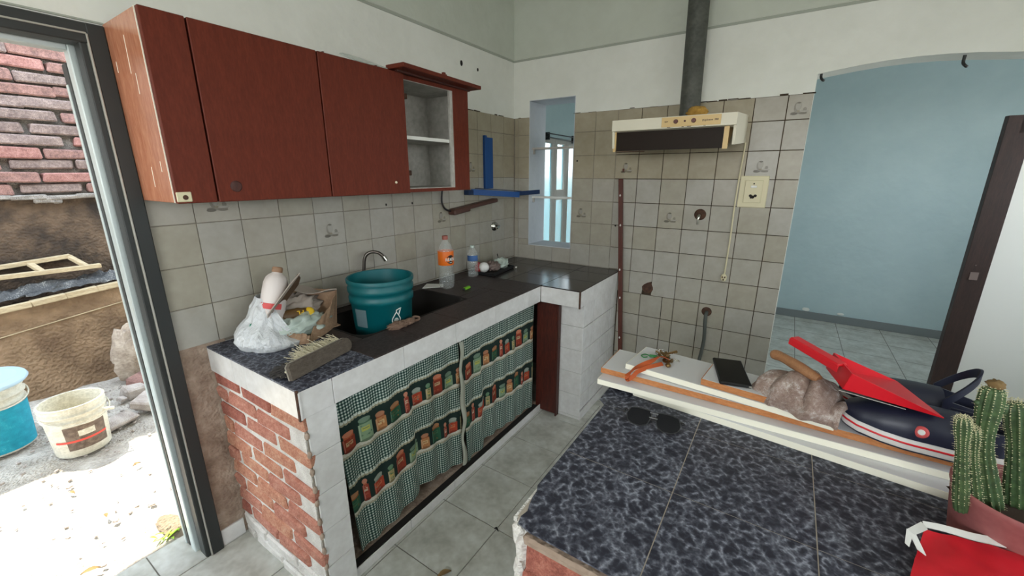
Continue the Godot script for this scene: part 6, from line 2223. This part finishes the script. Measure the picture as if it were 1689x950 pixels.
	prism(st, PackedVector2Array([Vector2(-1.12, 0.095), Vector2(-1.035, 0.045), Vector2(-0.985, 0.135), Vector2(-1.03, 0.175)]), Vector3(0, H, 0), Vector3.RIGHT, Vector3.BACK, Vector3(0, 0.004, 0))
	solo("card", "pale card lying on the worktop behind the large bottle", "card", Vector3(-1.05, H, 0.11), st, M.white)
	st = mb()
	obx(st, Vector3(-0.985, H + 0.007, 0.318), Vector3(0.056, 0.014, 0.022), Basis(Vector3.UP, 0.15), 0.004)
	var lg := solo("lighter", "bright green lighter lying on the worktop in front of the bottles", "lighter", Vector3(-0.985, H, 0.318), st, M.lime)
	st = mb()
	obx(st, Vector3(-0.985, H + 0.007, 0.318) - Basis(Vector3.UP, 0.15).x * 0.032, Vector3(0.011, 0.012, 0.016), Basis(Vector3.UP, 0.15), 0.003)
	part("metal_top", st, M.steel_dark, lg)
	# ---- black tray with odds and ends
	var tc2 := Vector3(-0.52, H, 0.16)
	var tb := Basis(Vector3.UP, 0.12)
	var ty := thing("black_tray", "flat black tray holding scraps of packaging near the corner", "tray", tc2)
	st = mb()
	obx(st, tc2 + Vector3(0, 0.004, 0), Vector3(0.30, 0.006, 0.19), tb, 0.002)
	for q in [[Vector3(0, 0.012, 0.092), Vector3(0.30, 0.018, 0.006)], [Vector3(0, 0.012, -0.092), Vector3(0.30, 0.018, 0.006)], [Vector3(0.147, 0.012, 0), Vector3(0.006, 0.018, 0.19)], [Vector3(-0.147, 0.012, 0), Vector3(0.006, 0.018, 0.19)]]: obx(st, tc2 + tb * q[0], q[1], tb, 0.002)
	part("tray", st, M.black, ty)
	st = mb(true)
	blob(st, Vector3(-0.615, H + 0.042, 0.16), Vector3(0.036, 0.034, 0.036), Basis(), 0.1, 2, 3, 26, 16)
	solo("paper_ball", "white ball of crumpled paper in the black tray, next to the water bottle", "paper", Vector3(-0.615, H, 0.16), st, M.white)
	st = mb(true)
	blob(st, Vector3(-0.64, H + 0.04, 0.13), Vector3(0.022, 0.04, 0.022), ybasis(Vector3(0.5, 0.8, -0.2)), 0.3, 3, 5, 20, 12)
	solo("red_wrapper", "red wrapper behind the white paper ball in the black tray", "wrapper", Vector3(-0.64, H, 0.13), st, flat_mat(rgb(150, 44, 44), 0.5))
	st = mb(true)
	blob(st, Vector3(-0.525, H + 0.034, 0.165), Vector3(0.055, 0.034, 0.05), Basis(Vector3.UP, 0.3), 0.5, 2.4, 11, 34, 20, 0.7)
	solo("plastic_wrap", "crumpled brownish plastic wrap in the middle of the black tray", "packaging", Vector3(-0.525, H, 0.165), st, flat_mat(rgb(120, 104, 98), 0.3))
	st = mb(true)
	blob(st, Vector3(-0.43, H + 0.036, 0.17), Vector3(0.058, 0.038, 0.05), Basis(Vector3.UP, -0.2), 0.5, 2.2, 14, 34, 20, 0.7)
	solo("clear_packaging", "crumpled clear packaging at the right end of the black tray", "packaging", Vector3(-0.43, H, 0.17), st, M.film)
	st = mb(true)
	var lg2 := []
	for i in 7:
		var v := i / 6.0
		var row := []
		for j in 5:
			var u := j / 4.0 - 0.5
			row.append(Vector3(-0.335 + u * 0.05 * sin(PI * clampf(v + 0.1, 0, 1)) + 0.012 * v, H + 0.07 * v * (1.0 - 0.3 * u), 0.06 + 0.02 * u * u + 0.02 * sin(v * 3)))
		lg2.append(row)
	sheet(st, lg2, 0.002)
	solo("dark_scrap", "dark curled scrap standing up behind the clear packaging", "scrap", Vector3(-0.335, H, 0.06), st, M.black)
	st = mb()
	obx(st, Vector3(-0.372, H + 0.010, 0.262), Vector3(0.03, 0.007, 0.013), Basis(Vector3.UP, 0.5), 0.002)
	solo("white_scrap", "small white scrap at the front corner of the black tray", "scrap", Vector3(-0.372, H, 0.262), st, M.white)
	# ---- worn scrubbing brush head lying on its side
	var br := thing("brush_head", "worn wooden brush head with pale and dark bristles, on the worktop's near corner", "brush", Vector3(-2.03, H, 0.48))
	var e0 := Vector3(-2.158, H, 0.556)
	var e1 := Vector3(-1.890, H, 0.498)
	var ed := (e1 - e0).normalized()
	var eu := (Vector3(0.0, 1.0, 0) + Vector3(0, 0, -0.32)).normalized()
	eu = (eu - ed * eu.dot(ed)).normalized()
	var en := ed.cross(eu)
	var L := (e1 - e0).length()
	var poly := PackedVector2Array()
	for k in 9: poly.append(Vector2(L - 0.026 + 0.026 * sin(PI * k / 8.0), 0.026 - 0.026 * cos(PI * k / 8.0)))
	poly.append(Vector2(0.012, 0.054))
	poly.append(Vector2(0.003, 0.046))
	poly.append(Vector2(0.0, 0.0))
	st = mb()
	prism(st, poly, e0 - en * 0.009, ed, eu, en * 0.018)
	part("block", st, M.brush_wood, br)
	st = mb(true)
	var rim := []
	for q in poly: rim.append(e0 - en * 0.008 + ed * q.x + eu * q.y)
	rim.reverse()
	tube(st, rim.slice(0, 9), 0.0028, 6)
	part("worn_edge", st, flat_mat(rgb(152, 146, 134), 0.8), br, "paler worn edge")
	var light := mb()
	var dark := mb()
	for k in 1100:
		var u := rng.randf()
		var v := rng.randf_range(0.35, 1.0)
		var o := e0 + ed * (0.006 + u * (L - 0.03)) + eu * v * 0.05 - en * 0.009
		var is_dark := u < 0.30 or (u > 0.82 and rng.randf() < 0.6)
		var ln := rng.randf_range(0.035, 0.062) * (1.0 if is_dark else 1.15)
		var d := (-en + ed * rng.randf_range(-0.55, 0.35) + eu * (rng.randf_range(-0.4, 0.2) if is_dark else rng.randf_range(0.0, 0.95)) - Vector3(0, 0.06, 0)).normalized()
		var p1 := o + d * ln * 0.55
		var p2 := p1 + (d + Vector3(rng.randf_range(-0.6, 0.6), rng.randf_range(-0.9, 0.3), rng.randf_range(-0.3, 0.3))).normalized() * ln * 0.5
		p1.y = maxf(p1.y, H + 0.002)
		p2.y = maxf(p2.y, H + 0.002)
		tube(dark if is_dark else light, [o, p1, p2], 0.0014 if is_dark else 0.0011, 4, false)
	blob(dark, Vector3(-2.135, H + 0.014, 0.495), Vector3(0.05, 0.015, 0.042), Basis(Vector3.UP, 0.2), 0.6, 4.0, 7, 24, 14)
	blob(dark, Vector3(-1.92, H + 0.016, 0.47), Vector3(0.04, 0.016, 0.03), Basis(Vector3.UP, 0.2), 0.6, 4.0, 9, 24, 14)
	var q1 := part("bristles", light, M.bristle, br, "pale splayed bristles")
	q1.set_meta("kind", "stuff")
	var q2 := part("bristles", dark, M.bristle_dark, br, "dark clotted bristles")
	q2.set_meta("kind", "stuff")
	st = mb(true)
	for k in 12:
		var o := e0 + ed * rng.randf_range(0.0, 0.05) - en * rng.randf_range(0.02, 0.055) + Vector3(0, rng.randf_range(0.006, 0.035), 0)
		blob(st, o, Vector3(0.008, 0.003, 0.004), Basis(Vector3.UP, rng.randf() * 3.0), 0.4, 3, k, 10, 6)
	part("lint", st, M.bristle, br)
	# ---- carrier bag with rubbish
	var bg := thing("carrier_bag", "white translucent carrier bag slumped on the worktop's left corner", "bag", Vector3(-2.02, H, 0.17))
	var g := []
	for i in 30:
		var v := i / 29.0
		var row := []
		for j in 64:
			var u := j / 63.0
			# wraps from the back, round the left side, to the front; open towards the right
			var a := lerpf(-1.85, 2.35, u)
			var dir := Vector3(-cos(a), 0, sin(a))
			var pl := 0.55 * (absf(sin(u * 34.0 + 2.5 * nz.get_noise_2d(u * 6, v * 1.2))) - 0.6) * (0.25 + 0.75 * v) + 0.25 * absf(sin(u * 80.0 + v * 3.0)) * v + 0.40 * nz.get_noise_2d(u * 5.0, v * 3.0)
			var bulge := 0.86 + 0.16 * sin(PI * clampf(v * 1.9, 0, 1)) - 0.50 * pow(v, 1.25)
			var rx := 0.135 * bulge * (1.0 + 0.20 * pl)
			var rz := 0.150 * bulge * (1.0 + 0.20 * pl)
			var top := 0.185 - 0.16 * smoothstep(0.55, 1.0, u)
			var c := Vector3(-2.015 + 0.02 * v, H + 0.001, 0.165)
			row.append(c + Vector3(dir.x * rx, maxf(0.0, v * top + 0.006 * pl * v), dir.z * rz))
		g.append(row)
	st = mb(true)
	sheet(st, g, 0.0006)
	part("film", st, M.bag, bg)
	g = []
	var sp := smooth_path([Vector3(-2.045, 1.06, 0.20), Vector3(-2.035, 1.01, 0.235), Vector3(-2.015, 0.955, 0.262), Vector3(-1.985, 0.905, 0.272), Vector3(-1.955, 0.90, 0.262)], 6)
	for i in sp.size():
		var dd: Vector3 = (sp[mini(i + 1, sp.size() - 1)] - sp[maxi(i - 1, 0)]).normalized()
		var w := dd.cross(Vector3(-0.6, 0.3, 0.8)).normalized()
		var row := []
		for j in 7: row.append(sp[i] + w * (j / 6.0 - 0.5) * 0.05 * (1.0 - 0.4 * i / sp.size()) + Vector3(-0.5, 0.1, 0.7) * 0.006 * sin(j * 2.4 + i * 0.3))
		g.append(row)
	st = mb(true)
	sheet(st, g, 0.001)
	part("handle_loop", st, M.bag, bg)
	# cardboard box lying open inside the bag's mouth
	var cbx := thing("cardboard_box", "torn open brown cardboard box lying in the mouth of the carrier bag", "box", Vector3(-1.86, H, 0.2))
	var walls := [[Vector3(-2.02, H + 0.002, 0.235), Vector3(-1.955, H + 0.002, 0.318), Vector3(-1.95, 0.922, 0.325), Vector3(-2.03, 0.945, 0.25), "front_wall"], [Vector3(-1.955, H + 0.002, 0.318), Vector3(-1.76, H + 0.002, 0.215), Vector3(-1.715, 1.030, 0.17), Vector3(-1.90, 0.945, 0.28), "side_wall"], [Vector3(-1.76, H + 0.002, 0.215), Vector3(-1.90, H + 0.002, 0.04), Vector3(-1.88, 1.06, 0.06), Vector3(-1.715, 1.030, 0.17), "back_wall"]]
	for w in walls:
		g = []
		for i in 14:
			var v := i / 13.0
			var row := []
			for j in 22:
				var u := j / 21.0
				var q: Vector3 = (w[0] as Vector3).lerp(w[1], u).lerp((w[3] as Vector3).lerp(w[2], u), v)
				q += Vector3(0.012 * sin(PI * u) * v, 0.008 * nz.get_noise_2d(u * 5, 2.0) * v, 0.012 * sin(PI * u) + 0.003 * sin(u * 24.0 + 1.0) * v)
				row.append(q)
			g.append(row)
		st = mb(true)
		sheet(st, g, 0.003)
		part(w[4], st, M.cardboard, cbx)
	g = []
	for i in 10:
		var v := i / 9.0
		var row := []
		for j in 20:
			var u := j / 19.0
			row.append(Vector3(-1.88, 1.06, 0.06).lerp(Vector3(-1.715, 1.030, 0.17), u) + Vector3(-0.05, 0.012, 0.08) * v + Vector3(0, 0.012 * sin(u * 6.0 + v * 2.0), 0.0))
		g.append(row)
	st = mb(true)
	sheet(st, g, 0.003)
	part("flap", st, M.cardboard_grey, cbx)
	st = mb()
	bx(st, Vector3(-1.98, H + 0.002, 0.08), Vector3(-1.76, H + 0.006, 0.24))
	part("base", st, M.cardboard, cbx)
	# upright cardboard flap
	var f0 := Vector3(-2.056, 1.010, 0.240)
	var f1 := Vector3(-1.913, 1.150, 0.240)
	var fd := (f1 - f0).normalized()
	var fw := Vector3(0.80, -0.25, -0.50)
	fw = (fw - fd * fw.dot(fd)).normalized()
	var flap := thing("cardboard_piece", "stiff folded piece of grey-brown cardboard standing up beside the white bottle", "cardboard", Vector3(-1.95, 1.0, 0.23))
	st = mb()
	prism(st, PackedVector2Array([Vector2(0.02, 0.0), Vector2(0.198, 0.0), Vector2(0.196, 0.03), Vector2(0.17, 0.05), Vector2(0.04, 0.045)]), f0, fd, fw, fd.cross(fw) * 0.004)
	part("inner_panel", st, tint(M.cardboard, rgb(150, 140, 132)), flap)
	var fw2 := Vector3(-0.45, 0.35, 0.55)
	fw2 = (fw2 - fd * fw2.dot(fd)).normalized()
	st = mb()
	prism(st, PackedVector2Array([Vector2(0.0, 0.0), Vector2(0.204, 0.0), Vector2(0.206, 0.004), Vector2(0.15, 0.020), Vector2(0.01, 0.022)]), f0, fd, fw2, fd.cross(fw2) * 0.004)
	part("outer_panel", st, M.cardboard_grey, flap)
	# grey rubbish filling
	st = mb(true)
	blob(st, Vector3(-1.885, 0.985, 0.13), Vector3(0.10, 0.055, 0.06), Basis(), 0.6, 2.4, 30, 36, 22)
	solo("crumpled_paper", "crumpled grey-brown paper stuffed in the cardboard box behind the packet", "paper", Vector3(-1.885, 0.95, 0.13), st, M.cardboard_grey)
	# white bottle
	var a0 := Vector3(-2.035, 0.945, 0.195)
	var a1 := Vector3(-1.960, 1.180, 0.182)
	var bb := ybasis(a1 - a0)
	var wbt := thing("white_bottle", "dusty white plastic bottle with a tan cap poking out of the carrier bag", "bottle", a0)
	st = mb(true)
	lathe(st, a0, [[0.0, 0.0], [0.04, 0.0], [0.044, 0.006], [0.045, 0.10], [0.0445, 0.16], [0.043, 0.185], [0.037, 0.205], [0.027, 0.217], [0.018, 0.223], [0.0165, 0.228]], 30, bb, 0.05)
	part("body", st, M.bottle_white, wbt)
	st = mb(true)
	lathe(st, a0 + bb.y * 0.226, [[0.017, 0.0], [0.019, 0.002], [0.019, 0.016], [0.016, 0.021], [0.006, 0.022], [0.0, 0.019]], 22, bb)
	part("cap", st, flat_mat(rgb(150, 116, 90), 0.5), wbt)
	st = mb(true)
	lathe(st, a0 + bb.y * 0.085, [[0.047, 0.0], [0.0485, 0.006], [0.0485, 0.016], [0.047, 0.022]], 14, bb, 0.05, 1.5, 4.2)
	part("band", st, M.red_soft, wbt, "pinkish red band")
	# packet with lettering
	var pk := thing("snack_packet", "small brown packet with yellow outlined lettering lying in the cardboard box", "packet", Vector3(-1.93, 0.985, 0.205))
	var pu := (Vector3(-1.872, 0.978, 0.205) - Vector3(-1.998, 0.992, 0.195)).normalized()
	var pv := Vector3(0.25, 0.86, -0.44)
	pv = (pv - pu * pv.dot(pu)).normalized()
	var pn := pu.cross(pv)
	var pc := Vector3(-1.935, 0.987, 0.222)
	st = mb(true)
	blob(st, pc, Vector3(0.062, 0.024, 0.012), Basis(pu, pv, pn), 0.16, 2.4, 17, 30, 18)
	part("film", st, M.packet, pk)
	st = mb(true)
	blob(st, pc + pu * 0.052 + pn * 0.002, Vector3(0.020, 0.021, 0.0115), Basis(pu, pv, pn), 0.14, 2.4, 19, 20, 12)
	part("yellow_end", st, M.yellow, pk)
	text("PL", pc + pu * 0.012 + pn * 0.0128, -pu, -pv, 0.019, M.yellow, pk)
	st = mb(true)
	blob(st, Vector3(-1.915, 0.942, 0.228), Vector3(0.105, 0.044, 0.062), Basis(Vector3.UP, 0.25), 0.45, 2.0, 22, 44, 26)
	solo("clear_bag", "crumpled pale clear plastic bag lying in the cardboard box under the packet", "bag", Vector3(-1.915, 0.9, 0.228), st, M.film)
	st = mb(true)
	blob(st, Vector3(-2.062, H + 0.062, 0.175), Vector3(0.03, 0.045, 0.04), Basis(Vector3.BACK, 0.4), 0.4, 2.0, 44, 24, 14)
	solo("green_wrapper", "green wrapper showing faintly through the left side of the carrier bag", "wrapper", Vector3(-2.06, H, 0.175), st, flat_mat(rgb(20, 130, 96), 0.5))
	# scraps on the floor
	for q in [[-1.855, 0.885, 0.5, "dry curled leaf on the floor tiles at the foot of the curtains", 0.03], [-1.57, 0.935, 1.7, "dark crumb at a corner joint of the floor tiles between counter and peninsula", 0.012]]:
		st = mb(true)
		var d := Vector3(cos(q[2]), 0, sin(q[2]))
		var n := d.cross(Vector3.UP)
		var gr := []
		for i in 7:
			var t := i / 6.0
			var c: Vector3 = Vector3(q[0], 0.002, q[1]) + d * q[4] * (t * 2.0 - 1.0) + Vector3(0, 0.010 * sin(PI * t), 0)
			var w: float = q[4] * 0.35 * sin(PI * clampf(t, 0.02, 0.98))
			gr.append([c - n * w + Vector3(0, 0.006, 0), c, c + n * w + Vector3(0, 0.004, 0)])
		sheet(st, gr, 0.001)
		solo("floor_scrap", q[3], "scrap", Vector3(q[0], 0, q[1]), st, M.dry_leaf if q[4] > 0.02 else M.soot)
